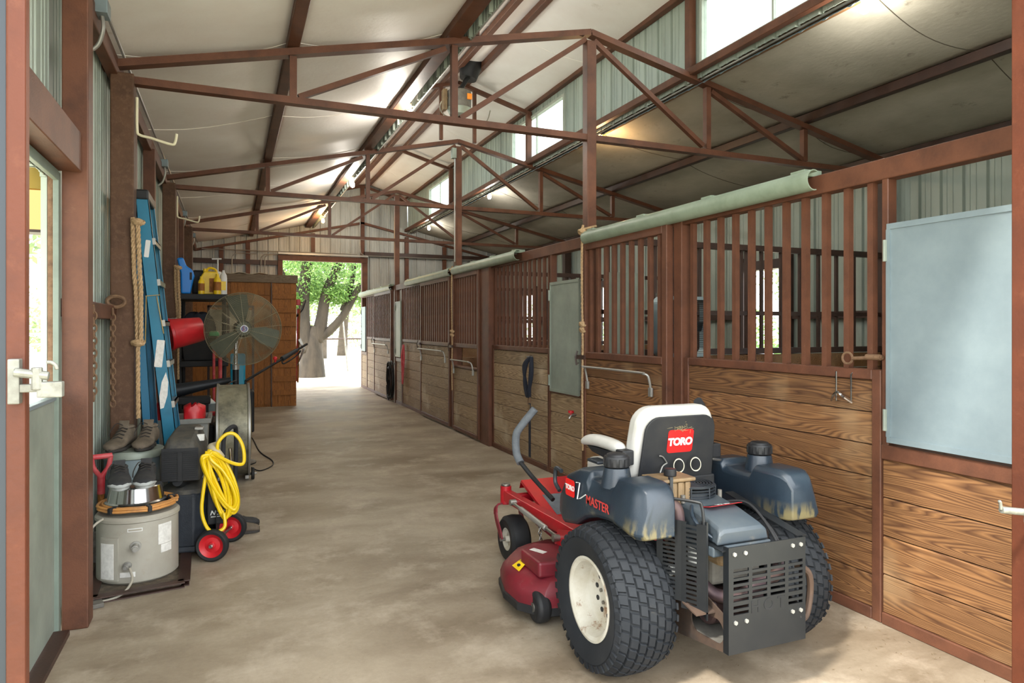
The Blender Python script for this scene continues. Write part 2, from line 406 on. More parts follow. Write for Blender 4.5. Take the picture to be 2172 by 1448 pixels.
# ---------------------------------------------------------------- steel frame
def single(mb, name, m, label, cat, loc, group=None, **k):
    o = mb.build(name, m, loc=loc, **k); return tag(o, label, cat, group)
def truss(Y, label, king=True):
    t = thing('roof_truss', label, 'roof truss', (D, Y, 3.05), group='brown steel roof trusses')
    o = t.location.copy()
    b = lambda: MB(o)
    P = lambda x, z: (x, Y, z)
    zt = lambda x: zroof(x) - .02 if x <= D else zroof(x) - .02
    b().bar(P(-.62, 3.06), P(6.5, 3.03), .05, .075, up=(0, 1, 0)).xf(Matrix()).build('bottom_chord', M['steel'], t)
    b().bar(P(-.8, zt(-.8)), P(D, zt(D)), .05, .085, up=(0, 1, 0)).build('top_chord', M['steel'], t)
    b().bar(P(D, zt(D)), P(6.5, zt(6.5)), .05, .085, up=(0, 1, 0)).build('top_chord', M['steel'], t)
    for x in (.42, 1.65, 4.13, 5.32): b().bar(P(x, 3.07), P(x, zt(x) - .03), .05, .055).build('web_post', M['steel'], t)
    for (xa, za), (xb, zb) in (((.46, 3.09), (1.58, zt(1.58) - .05)), ((1.7, 3.08), (D - .04, zt(D) - .06)), ((D + .04, zt(D) - .06), (4.08, 3.1)), ((4.17, zt(4.17) - .05), (5.28, 3.09))):
        b().bar(P(xa, za), P(xb, zb), .04, .045, up=(0, 1, 0)).build('web_diagonal', M['steel'], t)
    return t
truss(TY[0], 'brown welded steel roof truss, the nearest one, crossing above the mower')
truss(TY[1], 'brown welded steel roof truss, the middle one, with two short posts up to the ventilator')
truss(TY[2], 'brown welded steel roof truss, the farthest free one, just before the far wall')
def upper(Y, label, king):
    t = thing('clerestory_frame', label, 'roof frame', (D, Y, 3.9), group='small raised frames over the roof trusses')
    o = t.location.copy()
    for s in (-1, 1):
        x = D + s * 1.06
        MB(o).bar((x, Y, zroof(x) + .02), (x, Y, zu(x) - .08), .07, .07).build('post', M['steel'], t)
        MB(o).bar((x, Y, zu(x) - .1), (D, Y, zu(D) - .1), .05, .06, up=(0, 1, 0)).build('rafter', M['steel'], t)
        if king: MB(o).bar((D + s * .24, Y, zroof(D) - .02), (D + s * .24, Y, zu(D) - .16), .045, .045).build('short_post', M['steel'], t)
    return t
upper(TY[0], 'raised brown frame above the nearest truss, one post in view beside the window', False)
upper(TY[1], 'raised brown frame above the middle truss, holding the ventilator', True)
upper(TY[2], 'raised brown frame above the farthest free truss', False)
def runner(x, z, w, h, name, label, m='steel', y0=1.3, y1=YE - .03, slope=0, cat='purlin', group=None):
    o = MB().bar((x, y0, z), (x, y1, z), w, h).build(name, M[m], loc=(x, (y0 + y1) / 2, z), bevel=.004, seg=1)
    return tag(o, label, cat, group)
runner(.42, zroof(.42) + .055, .085, .085, 'purlin', 'brown purlin under the left roof, nearest the left wall')
runner(1.64, zroof(1.64) + .06, .12, .11, 'purlin', 'wide brown purlin under the left roof beside the row of bulbs')
runner(1.80, zroof(1.8) + .09, .04, .06, 'purlin', 'thin brown angle strip beside the wide left purlin', m='steel_dk')
runner(2.71, zu(2.71) - .06, .07, .07, 'purlin', 'brown ridge purlin in the raised roof, left of the pair')
runner(3.0, zu(3.0) - .06, .07, .07, 'purlin', 'brown ridge purlin in the raised roof, right of the pair')
runner(3.95, CZ1 - .02, .07, .07, 'purlin', 'brown beam along the top of the high windows')
runner(3.93, CZ0 + .06, .06, .07, 'purlin', 'brown sill beam under the high windows')
runner(1.82, CZ1 - .02, .07, .07, 'purlin', 'brown beam at the top of the raised left wall')
runner(4.09, zroof(4.09) + .03, .09, .07, 'purlin', 'brown purlin at the top of the right roof, bulb light painted on in tan', m='litbeam')
runner(5.32, zroof(5.32) + .05, .08, .085, 'purlin', 'dark brown purlin half way down the right roof', m='steel_dk')
runner(6.46, zroof(6.46) + .02, .08, .1, 'purlin', 'dark brown purlin at the right eave', m='steel_dk')
runner(-.73, 3.14, .07, .12, 'purlin', 'brown eave beam along the top of the left wall')
single(ribbed(MB(), (4.02, 1.5, 3.66), (0, 1, 0), (.8, 0, .6), YE - 1.6, .07, 1, rise=.007), 'closure_strip', M['galv'], 'corrugated metal closure strip between high windows and right roof', 'metal strip', (4.02, 9, 3.66), solid=.003)
for i, Y in enumerate(TY):
    single(MB().lo((D - .045, Y - .045, 0), (D + .045, Y + .045, 3.88)), 'steel_column', M['steel'], ['brown steel column at the first stall corner, nearest, with a knotted rope', 'brown steel column at the second truss between stall doors', 'brown steel column at the third truss near the far door'][i], 'column', (D, Y, 0), 'brown columns on the stall line', bevel=.006)
    single(MB().lo((-.74, Y - .05, 0), (-.60, Y + .09, 3.10)), 'steel_post', M['steel_post'], ['wide brown post on the left wall beside the blue ladder', 'brown post on the left wall behind the red bucket', 'brown post on the left wall beyond the shelf'][i], 'post', (-.67, Y, 0), 'posts along the left wall', bevel=.008)
    single(MB().lo((6.38, Y - .06, 0), (6.52, Y + .06, 3.1)), 'steel_post', M['steel_dk'], ['dark post on the outer wall at the back of the nearest stall', 'dark post on the outer wall at the second truss', 'dark post on the outer wall at the third truss'][i], 'post', (6.45, Y, 0))
for y, zt_, m, lb in ((5.95, 3.1, 'steel', 'brown wall stud behind the top of the blue ladder'), (7.35, 3.1, 'steel', 'brown wall stud between the blue ladder and the second post'), (10.4, 3.1, 'steel', 'brown wall stud just beyond the second post'), (11.6, 3.1, 'steel', 'dark wall stud above the shelf bottles'), (14.3, 3.1, 'steel_dk', 'dark wall stud near the far left corner')):
    single(MB().lo((-.77, y - .05, 0), (-.67, y + .05, zt_)), 'wall_stud', M[m], lb, 'post', (-.72, y, 0), bevel=.005)
for (y0, y1, z, lb) in ((3.95, 5.18, 1.50, 'brown wall rail behind the chain, left of the first post'), (5.3, 8.9, 1.50, 'brown wall rail behind the blue ladder'), (5.95, 7.35, 2.10, 'brown header rail between the two studs behind the ladder')):
    single(MB().lo((-.78, y0, z - .045), (-.70, y1, z + .045)), 'wall_rail', M['steel'], lb, 'rail', (-.74, (y0 + y1) / 2, z), bevel=.005)
# rails on the outer right wall and the far wall
for z, lb in ((.9, 'brown low rail on the outer wall behind the stalls'), (1.55, 'brown middle rail on the outer wall behind the stalls'), (2.3, 'brown high rail on the outer wall behind the stalls')):
    m_ = MB()
    if z > 1: m_.lo((6.46, 1.5, z - .04), (6.53, 6.55, z + .04)).lo((6.46, 7.6, z - .04), (6.53, YE, z + .04))
    else: m_.lo((6.46, 1.5, z - .04), (6.53, YE, z + .04))
    if z != 2.3: single(m_, 'wall_rail', M['steel_dk'], lb, 'rail', (6.5, 9, z))
for y0, y1, lab in ((6.60, 7.58, 'brown frame of the stall window opening, trees behind it'), (2.3, 3.3, 'brown frame of the opening at the back of the nearest stall'), (10.5, 11.5, 'brown frame of the opening in the third stall'), (14.2, 15.2, 'brown frame of the opening in the last stall')):
    f = MB()
    f.lo((6.42, y0, 1.0), (6.54, y0 + .09, 2.35)).lo((6.42, y1 - .09, 1.0), (6.54, y1, 2.35)).lo((6.42, y0, 2.16), (6.54, y1, 2.28)).lo((6.42, y0, .97), (6.54, y1, 1.06))
    single(f, 'opening_frame', M['steel_dk'], lab, 'frame', (6.48, (y0 + y1) / 2, 1))
for xs, z, lb in (((XL + .02, 1.07), 2.62, 'brown rail on the far wall left of the doorway'), ((2.9, XR - .05), 2.9, 'brown rail on the far wall right of the doorway')):
    single(MB().lo((xs[0], YE - .1, z + .2), (xs[1], YE - .03, z + .3)), 'wall_rail', M['steel_dk'], lb, 'rail', ((xs[0] + xs[1]) / 2, YE - .06, z))
dw = thing('door_frame', 'brown steel frame around the far open doorway', 'door frame', (1.97, YE - .06, 0))
MB(dw.location).lo((.98, YE - .13, 0), (1.08, YE - .01, 3.0)).build('jamb', M['steel'], dw)
MB(dw.location).lo((2.86, YE - .13, 0), (2.99, YE - .01, 3.0)).build('jamb', M['steel'], dw)
MB(dw.location).lo((.98, YE - .15, 2.93), (2.99, YE - .01, 3.05)).build('header', M['steel'], dw)
MB(dw.location).lo((.98, YE - .22, 3.06), (2.99, YE - .14, 3.1)).build('track', M['conduit'], dw)
ef = thing('gable_frame', 'brown steel rafters and center post on the far gable wall', 'roof frame', (D, YE - .06, 3.1))
for s in (-1, 1): MB(ef.location).bar((D, YE - .06, 3.88), (D + s * 3.62, YE - .06, 3.09), .05, .08, up=(0, 1, 0)).build('rafter', M['steel'], ef)
for s in (-1, 1): MB(ef.location).bar((D, YE - .06, zu(D) - .1), (D + s * 1.06, YE - .06, zu(D + 1.06) - .1), .05, .07, up=(0, 1, 0)).build('upper_rafter', M['steel'], ef)
MB(ef.location).lo((D - .045, YE - .1, 3.0), (D + .045, YE - .02, 4.75)).build('center_post', M['steel'], ef)
for x, z1, lb in ((-.2, 3.2, 'brown stud on the far wall above the shed, nearest the left wall'), (.35, 3.3, 'brown stud on the far wall above the shed roof'), (1.75, 3.58, 'brown stud on the far wall above the doorway'), (3.95, 3.6, 'brown stud on the far wall below the last high window'), (4.9, 3.4, 'dark stud on the far wall behind the last stall')):
    single(MB().lo((x - .045, YE - .09, 3.05 if .9 < x < 3 else 0), (x + .045, YE - .02, z1)), 'wall_stud', M['steel'], lb, 'post', (x, YE - .05, 0))
# ---------------------------------------------------------------- stall fronts
BARS = .032
def barmesh(z0, z1, w=BARS):
    b = MB().lo((-w / 2, -w / 2, z0), (w / 2, w / 2, z1)); return b
WB = .163
def boards(mb, y0, y1, z0, z1, x0, x1):
    n = max(1, round((z1 - z0) / WB)); h = (z1 - z0) / n
    for k in range(n):
        mb.prism([(x0, z0 + k * h + .003), (x1, z0 + k * h + .003), (x1, z0 + (k + 1) * h - .010), (x1 - .006, z0 + (k + 1) * h - .003), (x0 + .006, z0 + (k + 1) * h - .003), (x0, z0 + (k + 1) * h - .010)], y0, y1, 'Y')
ZT = 2.16
def stall_panel(y0, y1, nb, label, wood='wood', low=None, xo=0, notch=None, mm='steel'):
    """fixed or sliding front: boards below, bars above"""
    x = D + xo
    t = thing('horse_stall_front', label, 'stall front', (x, (y0 + y1) / 2, 0)); o = t.location.copy()
    f = MB(o)
    f.lo((x - .03, y0 + .05, 1.15), (x + .03, y1 - .05, 1.2)).lo((x - .032, y0 + .05, .0), (x + .032, y1 - .05, .055))
    f.lo((x - .03, y0, 0), (x + .03, y0 + .05, 1.2)).lo((x - .03, y1 - .05, 0), (x + .03, y1, 1.2))
    f.build('frame', M[mm], t, bevel=.004, seg=1)
    MB(o).lo((x - .02, y0, ZT - .06), (x + .02, y1, ZT - .02)).build('top_rail', M[mm], t)
    b = MB(o); boards(b, y0 + .05, y1 - .05, .055, 1.15, x - .02, x + .02); b.build('boards', M[wood], t)
    for k in range(nb):
        y = lerp(y0, y1, (k + .5) / nb)
        if k == 0: bo = barmesh(1.2, ZT - .05).build('bar', M[mm], t); bo.location = (0, y - o.y, 0); me = bo.data
        else:
            b2 = bo.copy(); COL.objects.link(b2); b2.parent = t; b2.location = (0, y - o.y, 0)
    return t
def stall_door(y0, y1, nb, label, wood='wood', gap=0, blanket=True, mm='steel', z1=2.12):
    x = D - .055
    t = thing('stall_door', label, 'sliding stall door', (x, (y0 + y1) / 2, .03)); o = t.location.copy()
    f = MB(o); w = .03
    for y in (y0, y1 - .06): f.lo((x - w, y, .03), (x + w, y + .06, z1))
    for z, h in ((.03, .05), (1.14, .055), (z1 - .06, .06)): f.lo((x - w, y0 + .06, z), (x + w, y1 - .06, z + h))
    if gap: f.lo((x - w, y0 + .06, gap - .03), (x + w, y1 - .06, gap))
    f.build('frame', M[mm], t, bevel=.005, seg=1)
    b = MB(o); boards(b, y0 + .06, y1 - .06, .08, (gap - .03) if gap else 1.14, x - .02, x + .015); b.build('boards', M[wood], t)
    for k in range(nb):
        y = lerp(y0 + .05, y1 - .05, (k + .5) / nb)
        if k == 0: bo = barmesh(1.19 - .03, z1 - .09).build('bar', M[mm], t); bo.location = (0, y - o.y, 0)
        else:
            b2 = bo.copy(); COL.objects.link(b2); b2.parent = t; b2.location = (0, y - o.y, 0)
    if blanket:
        zb = 1.07 if not gap else .97; a, c = y0 + .18, y1 - .12
        MB(o).tube(spline([(x - .035, a, zb - .13), (x - .06, a, zb - .02), (x - .09, a + .03, zb), (x - .09, a + .08, zb + .005), (x - .09, c - .08, zb + .005), (x - .09, c - .03, zb), (x - .06, c, zb - .02), (x - .035, c, zb - .15)], 5), .009, 8).build('blanket_bar', M['conduit'], t, smooth=True)
        for yy, zz in ((a, zb - .13), (c, zb - .15)): MB(o).lo((x - .05, yy - .02, zz - .035), (x - .03, yy + .02, zz + .03)).build('bracket', M['conduit'], t, bevel=.004)
    MB(o).lo((x - .05, y1 - .07, 1.13), (x - .03, y1 + .06, 1.165)).tube([(x - .04, y1 + .04, 1.1), (x - .06, y1 + .04, 1.08), (x - .07, y1 + .04, 1.15), (x - .05, y1 + .04, 1.2)], .007, 6).build('latch', M['steel_dk'], t)
    for yy in (y0 + .15, y1 - .15):
        MB(o).cyl((x - .012, yy, z1 + .025), (x + .012, yy, z1 + .025), .02, n=10).cyl((x, yy, z1 - .005), (x, yy, z1 + .03), .006, n=6).build('roller', M['conduit'], t)
    return t
def feed_door(y0, y1, label, m='galv', z0=.87, z1=1.88, open_=False):
    x = D - .035
    t = thing('feed_door', label, 'metal panel door', (x, (y0 + y1) / 2, z0)); o = t.location.copy()
    MB(o).lo((x - .012, y0, z0), (x + .008, y1, z1)).build('panel', M[m], t, bevel=.003, seg=1)
    f = MB(o)
    for a, b_ in (((x - .018, y0, z1 - .022), (x - .010, y1, z1 + .004)), ((x - .018, y0, z0 - .004), (x - .010, y1, z0 + .022)), ((x - .0183, y0 - .003, z0 + .0222), (x - .010, y0 + .018, z1 - .0222)), ((x - .0183, y1 - .018, z0 + .0222), (x - .010, y1 + .003, z1 - .0222))): f.lo(a, b_)
    f.build('folded_edge', M[m], t)
    for z in (z0 + .1, z1 - .12): MB(o).cyl((x - .02, y1 + .006, z - .05), (x - .02, y1 + .006, z + .05), .01, n=8).build('hinge', M['galv_green'], t)
    return t
def feed_surround(y0, y1, label, wood='wood'):
    """boards and frame below a feed door"""
    t = thing('horse_stall_front', label, 'stall front', (D, (y0 + y1) / 2, 0)); o = t.location.copy(); x = D
    f = MB(o)
    f.lo((x - .032, y0, 0), (x + .032, y1, .055)).lo((x - .035, y0, .78), (x + .035, y1, .85))
    f.lo((x - .03, y1 - .035, .78), (x + .03, y1, ZT - .02)).lo((x - .03, y0, 0), (x + .03, y0 + .035, ZT))
    f.build('frame', M['steel'], t, bevel=.004, seg=1)
    b = MB(o); boards(b, y0 + .0351, y1 - .002, .055, .78, x - .02, x + .02); b.build('boards', M[wood], t)
    return t
feed_surround(1.56, 2.33, 'wide brown boards and sill below the nearest grey metal panel')
feed_door(1.70, 2.285, 'large blue grey metal panel door, nearest, at the right edge')
stall_panel(2.335, 3.86, 11, 'stained board and bar panel behind the mower, the nearest barred panel', notch=True)
single(MB().lo((D - .045, 3.865, 0), (D + .045, 3.955, 2.16)), 'stall_post', M['steel'], 'brown square post between the nearest barred panel and its sliding door', 'post', (D, 3.91, 0), bevel=.006)
stall_door(3.98, 5.22, 9, 'nearest brown barred sliding door, left of the mower, with galvanised bar')
feed_surround(5.285, 5.97, 'boards and low frame under the second grey metal panel', 'wood_pale')
feed_door(5.34, 5.93, 'grey green metal panel door in the second stall, beside the rope column', 'galv_green', z0=.80, z1=1.83)
stall_panel(5.975, 7.56, 13, 'barred panel of the second stall where the black halter hangs', 'wood_pale')
single(MB().lo((D - .07, 7.565, 0), (D + .045, 7.87, 2.2)), 'stall_post', M['steel'], 'wide double brown post between second stall panel and its door', 'post', (D, 7.7, 0), bevel=.006)
stall_door(7.88, 8.97, 10, 'barred sliding door with an open gap above its boards and galvanised bar', 'wood_pale', gap=.9)
stall_door(9.08, 10.68, 13, 'long barred sliding door beside the second column, closed below', 'wood_pale', blanket=True)
stall_panel(10.75, 12.15, 12, 'barred panel of the third stall where the red halter hangs', 'wood_pale')
feed_surround(12.155, 12.62, 'boards under the narrow looking panel in the third stall', 'wood_pale')
feed_door(12.2, 12.6, 'grey green metal panel door of the third stall beside the black hose', 'galv_green')
stall_door(12.85, 14.5, 11, 'farthest barred sliding door, beyond the third column', 'wood_pale')
stall_panel(14.55, 15.6, 9, 'farthest barred panel beside the far doorway', 'wood_pale')
feed_surround(15.6, 16.24, 'boards under the last metal panel beside the doorway', 'wood_pale')
feed_door(15.68, 16.2, 'pale metal panel door of the last stall beside the far doorway', 'galv')
hb = MB().lo((D - .035, 1.5, 2.10), (D + .045, YE - .05, 2.2))
single(hb, 'header_beam', M['steel'], 'long brown beam along the top of all stall fronts', 'beam', (D, 9, 2.15), bevel=.006)
def track(y0, y1, label):
    t = thing('track_cover', label, 'door track', (D - .07, (y0 + y1) / 2, 2.14), group='rounded pale green door track covers'); o = t.location.copy()
    pr = []
    for k in range(11):
        a = -.9 + k / 10 * (PI + .9 - .2); pr.append((-math.sin(a) * 0 + -.055 * math.cos(a - PI / 2 + .0) , .055 * math.sin(a - PI / 2)))
    # a C section open to the stall side
    c = [];
    for k in range(13):
        a = PI * .35 + k / 12 * PI * 1.25; c.append((D - .075 + .05 * math.cos(a), 2.17 + .055 * math.sin(a)))
    ins = [(D - .075 + (p[0] - D + .075) * .9, 2.17 + (p[1] - 2.17) * .9) for p in c][::-1]
    MB(o).prism(c + ins, y0, y1, 'Y').build('cover', M['trackpaint'], t, smooth=True)
    n = max(2, int((y1 - y0) / .7))
    for k in range(n + 1):
        y = lerp(y0 + .1, y1 - .1, k / n)
        MB(o).lo((D - .09, y - .05, 2.2), (D + .03, y + .05, 2.235)).build('bracket', M['trackpaint'], t, bevel=.003)
track(2.69, 5.17, 'rounded pale green track cover over the nearest sliding door')
track(6.66, 8.9, 'rounded pale green track cover over the second stall door')
track(9.05, 11.6, 'rounded pale green track cover over the third stall door')
track(12.85, 16.2, 'rounded pale green track cover over the farthest door')
# stall partitions
def partition(Y, label, sheet=None, wood='wood'):
    t = thing('barred_stall_divider', label, 'stall divider', (4.7, Y, 0), group='barred dividers between the stalls'); o = t.location.copy()
    f = MB(o); x0, x1 = D + .06, 6.37
    for z in (.03, 1.15, 2.14): f.lo((x0, Y - .03, z), (x1, Y + .03, z + .055))
    f.lo((x0, Y - .02, 1.52), (x1, Y + .02, 1.56))
    f.lo((4.6, Y - .04, 0), (4.68, Y + .04, 2.14))
    f.build('frame', M['steel_dk'], t)
    b = MB(o)
    n = 7; h = (1.15 - .085) / n
    for k in range(n): b.lo((x0, Y - .018, .085 + k * h), (x1, Y + .018, .085 + (k + 1) * h - .008))
    b.build('boards', M[wood], t)
    nb = 14
    for k in range(nb):
        x = lerp(x0, x1, (k + .5) / nb)
        if k == 0: bo = barmesh(1.2, 2.14, .028).build('bar', M['steel_dk'], t); bo.location = (x - o.x, 0, 0)
        else:
            b2 = bo.copy(); COL.objects.link(b2); b2.parent = t; b2.location = (x - o.x, 0, 0)
partition(5.236, 'dark barred partition behind the nearest stall, box fan hanging on it')
partition(8.96, 'dark barred partition between the second and third stalls')
partition(12.7, 'dark barred partition between the third and last stalls')
single(MB().lo((D + .1, 5.14, 1.14), (3.38, 5.16, 1.88)), 'metal_sheet', M['galv_green'], 'grey green metal sheet behind the bars of the nearest sliding door', 'metal sheet', (3.1, 5.15, 1.14))
# front wall round the entrance, and the entrance posts
struct(ribbed(MB(), (2.62, 1.44, 0), (1, 0, 0), (0, 0, 1), XR - 2.62, 3, -1, tall=lambda u: zroof(2.62 + u)).build('wall_front', M['corr'], solid=.004))  # out of view, put in to limit the light from the front
struct(MB().lo((XL, 1.36, 2.98), (2.62, 1.44, 3.2)).build('trim_2', M['steel']))  # unseen header over the entrance, holds back sky light and sun
# ---------------------------------------------------------------- the ride-on mower
M['tyre'] = mat('mower tyre rubber', (24, 27, 31), .75, col2=(33, 35, 38), sc=7, spec=.3, dirt=(70, 66, 58), dsc=11, damt=(.62, .85), bump=.1)
M['slate'] = mat('slate moulded plastic', (31, 42, 52), .36, col2=(24, 33, 42), sc=5, dirt=(128, 120, 98), dsc=6, damt=(.60, .84), bump=.1, bsc=140)
M['slate_dk'] = mat('dark slate plastic', (26, 31, 36), .5, col2=(34, 39, 44), sc=8, dirt=(110, 104, 88), dsc=9, damt=(.64, .85))
M['seat'] = mat('white vinyl seat', (176, 173, 166), .4, col2=(158, 155, 144), sc=6, amt=(.45, .8))
M['mred'] = mat('red mower paint', (168, 14, 28), .38, col2=(138, 12, 26), sc=6, dirt=(120, 70, 56), dsc=12, damt=(.62, .8), coat=.2)
M['mred_old'] = mat('worn red mower paint', (112, 20, 34), .5, col2=(88, 20, 30), sc=7, dirt=(120, 84, 76), dsc=9, damt=(.56, .8))
M['rim'] = mat('white rim with rust', (184, 180, 168), .5, col2=(166, 158, 140), sc=9, dirt=(112, 74, 40), dsc=13, damt=(.58, .68))
M['framepaint'] = mat('black frame paint, scuffed and dusty', (15, 18, 21), .42, col2=(24, 25, 26), sc=10, spec=.4, dirt=(96, 90, 82), dsc=16, damt=(.64, .76))
M['dustframe'] = mat('dust covered frame', (66, 48, 35), .85, col2=(40, 32, 26), sc=8, dirt=(50, 48, 46), dsc=7, damt=(.6, .72))
M['tan'] = mat('yellowed plastic tank', (118, 96, 66), .55, col2=(88, 70, 48), sc=14, dirt=(96, 76, 56), dsc=9, damt=(.6, .75))
M['pipe'] = mat('heat tinted exhaust pipe', (70, 54, 58), .5, .5, col2=(88, 68, 60), sc=10)
M['engine'] = mat('grey engine shroud', (50, 59, 66), .5, col2=(62, 67, 70), sc=8, dirt=(128, 118, 98), dsc=8, damt=(.58, .85))
M['dust'] = mat('dusty grey metal', (110, 106, 98), .7, .1, col2=(84, 80, 74), sc=12)
M['grip'] = mat('grey foam grip', (88, 92, 96), .85, col2=(74, 78, 82), sc=30)
M['gripblk'] = mat('black foam grip', (28, 29, 32), .85)
M['red_decal'] = mat('red decal', (196, 18, 20), .35)
M['red_faded'] = mat('faded red lettering', (176, 52, 48), .5)
M['white'] = mat('white lettering', (205, 205, 202), .5)
M['label'] = mat('paper label', (216, 214, 208), .6, col2=(190, 188, 182), sc=40)
M['yellow'] = mat('yellow plastic', (232, 196, 16), .4, col2=(210, 170, 12), sc=10)
M['offwhite'] = mat('cream strap', (214, 206, 176), .6)
M['orange'] = mat('orange plastic', (236, 140, 40), .4)
M['clear'] = glassmat('clear bottle plastic', (220, 226, 232), .25)

def tankmat():
    m = M['slate'].copy(); m.name = 'slate plastic with dried clippings low at the back'; nt = m.node_tree; b = [n for n in nt.nodes if n.type == 'BSDF_PRINCIPLED'][0]
    src = b.inputs['Base Color'].links[0].from_socket; tc = nd(nt, 'TexCoord'); sp = nd(nt, 'SeparateXYZ', {0: (tc, 'Object')})
    a = nd(nt, 'MapRange', {'Value': (sp, 'Z'), 'From Min': .68, 'From Max': .58}); c = nd(nt, 'MapRange', {'Value': (sp, 'Y'), 'From Min': -.02, 'From Max': -.3})
    mp = nd(nt, 'Mapping', {'Vector': (tc, 'Object')}); mp.inputs['Scale'].default_value = (1, 1, .35)
    n = nd(nt, 'TexNoise', {'Vector': (mp, 0), 'Scale': 34., 'Detail': 5.}); r = ramp(nt, (n, 'Fac'), [(.42, B0), (.58, W1)])
    p = nd(nt, 'Math', {0: (a, 0), 1: (c, 0)}, operation='MULTIPLY'); q = nd(nt, 'Math', {0: (p, 0), 1: 2.2}, operation='MULTIPLY'); q2 = nd(nt, 'Math', {0: (q, 0), 1: (r, 0)}, operation='MULTIPLY'); q2.use_clamp = True
    x = mixc(nt, (q2, 0), lin((0, 0, 0)), lin((96, 88, 62))); nt.links.new(src, x.inputs[6]); nt.links.new(x.outputs[2], b.inputs['Base Color']); return m
M['slate_tank'] = tankmat()
def text(name, s, size, loc, rot, m, parent=None, ext=.0006, off=0, spacing=1, align='CENTER', shear=0):
    cu = bpy.data.curves.new(name, 'FONT'); cu.body = s; cu.size = size; cu.extrude = ext; cu.align_x = align; cu.align_y = 'CENTER'; cu.offset = off; cu.space_character = spacing; cu.shear = shear
    o = bpy.data.objects.new(name, cu); COL.objects.link(o)
    dg = bpy.context.evaluated_depsgraph_get(); me = bpy.data.meshes.new_from_object(o.evaluated_get(dg))
    bpy.data.objects.remove(o); bpy.data.curves.remove(cu)
    me.materials.clear(); me.materials.append(m); me.name = name
    o = bpy.data.objects.new(name, me); COL.objects.link(o); o.location = loc; o.rotation_euler = rot
    if parent is not None: o.parent = parent
    return o
FL = (PI / 2, 0, -PI / 2)      # reads from the left side (faces -X)
FR = (PI / 2, 0, 0)            # faces the camera side (-Y)
def rrect(w, h, r, n=5):
    p = []
    for cx, cy, a0 in ((w / 2 - r, h / 2 - r, 0), (-w / 2 + r, h / 2 - r, PI / 2), (-w / 2 + r, -h / 2 + r, PI), (w / 2 - r, -h / 2 + r, 1.5 * PI)):
        for k in range(n + 1):
            a = a0 + PI / 2 * k / n; p.append((cx + r * math.cos(a), cy + r * math.sin(a)))
    return p
def decal(name, w, h, r, th, loc, rot, m, parent):
    o = MB().prism(rrect(w, h, r), 0, th, 'Z').build(name, m, parent); o.location = loc; o.rotation_euler = rot; return o

mw = thing('riding_mower', 'red and slate grey zero-turn riding mower parked beside the stalls', 'lawn mower', (1.85, 2.45, 0))
# drive wheels
def tyre_profile(R, W, rr, n=13):
    pr = []
    for k in range(n):
        t = -1 + 2 * k / (n - 1)
        pr.append((R - .010 - .035 * abs(t) ** 3.2, t * W / 2 * .94))
    pr = [(rr + .01, -W * .40), (rr + .045, -W * .47), (rr + .09, -W * .50), (R - .06, -W * .492)] + pr + [(R - .06, W * .492), (rr + .09, W * .50), (rr + .045, W * .47), (rr + .01, W * .40)]
    return pr
for s in (-1, 1):
    wh = bpy.data.objects.new('drive_wheel', None); COL.objects.link(wh); wh.parent = mw; wh.location = (s * .395, 0, .3)
    R, W, rr = .3, .27, .152
    t = MB().lathe(tyre_profile(R, W, rr), n=72, axis='X')
    NT = 38; rows = 7
    for k in range(NT):
        for j in range(rows):
            u = -1 + 2 * (j + .5) / rows; a = 2 * PI * (k + (.5 if j % 2 else 0)) / NT
            Rl = R - .010 - .035 * abs(u) ** 3.2
            x = u * W / 2 * .94; lx = W * .94 / rows * .455; la = 2 * PI / NT * .44; sk = (.012 if j % 2 else -.012) * 0 + .10 * 2 * PI / NT
            def PP(dx, da, dr):
                uu = (x + dx) / (W / 2 * .94); Rr = R - .010 - .035 * min(1, abs(uu)) ** 3.2 + dr
                return (x + dx, math.cos(a + da) * Rr, math.sin(a + da) * Rr)
            b0 = [PP(-lx, -la - sk, -.003), PP(lx, -la + sk, -.003), PP(lx, la + sk, -.003), PP(-lx, la - sk, -.003)]
            b1 = [PP(-lx * .82, (-la - sk) * .8, .0095), PP(lx * .82, (-la + sk) * .8, .0095), PP(lx * .82, (la + sk) * .8, .0095), PP(-lx * .82, (la - sk) * .8, .0095)]
            t.loft([b0, b1])
    for k in range(NT):      # shoulder lugs
        for e in (-1, 1):
            a = 2 * PI * (k + .25) / NT; la = PI / NT * .55
            q = []
            for (rad, xx) in ((R - .052, .497), (R - .062, .46), (R - .028, .455), (R - .026, .482)):
                q.append((rad, xx))
            t.loft([[(e * xx * W, math.cos(a - la) * rad, math.sin(a - la) * rad) for rad, xx in q], [(e * xx * W, math.cos(a + la) * rad, math.sin(a + la) * rad) for rad, xx in q]])
    t.build('tyre', M['tyre'], wh, smooth=True)
    f = s
    r = MB().lathe([(rr + .014, f * W * .40), (rr + .016, f * W * .425), (rr + .006, f * W * .43), (rr - .006, f * W * .40), (rr - .012, f * W * .30), (rr - .022, f * W * .15), (rr - .05, f * W * .10), (.05, f * W * .085), (.045, f * W * .12), (0, f * W * .12)], n=48, axis='X')
    r.build('rim', M['rim'], wh, smooth=True)
    for k in range(10):
        a = 2 * PI * k / 10 + .2; rad = .082
        h = MB().cyl((f * W * .088, math.cos(a) * rad, math.sin(a) * rad), (f * W * .104, math.cos(a) * rad, math.sin(a) * rad), .0105, n=12); h.build('rim_hole_disc', M['black'], wh, smooth=True)  # black disc painted for the shade inside a hole
    for k in range(4):
        a = 2 * PI * k / 4 + .4
        MB().cyl((f * W * .11, math.cos(a) * .034, math.sin(a) * .034), (f * W * .15, math.cos(a) * .034, math.sin(a) * .034), .008, n=6).build('wheel_nut', M['raw_steel'], wh)
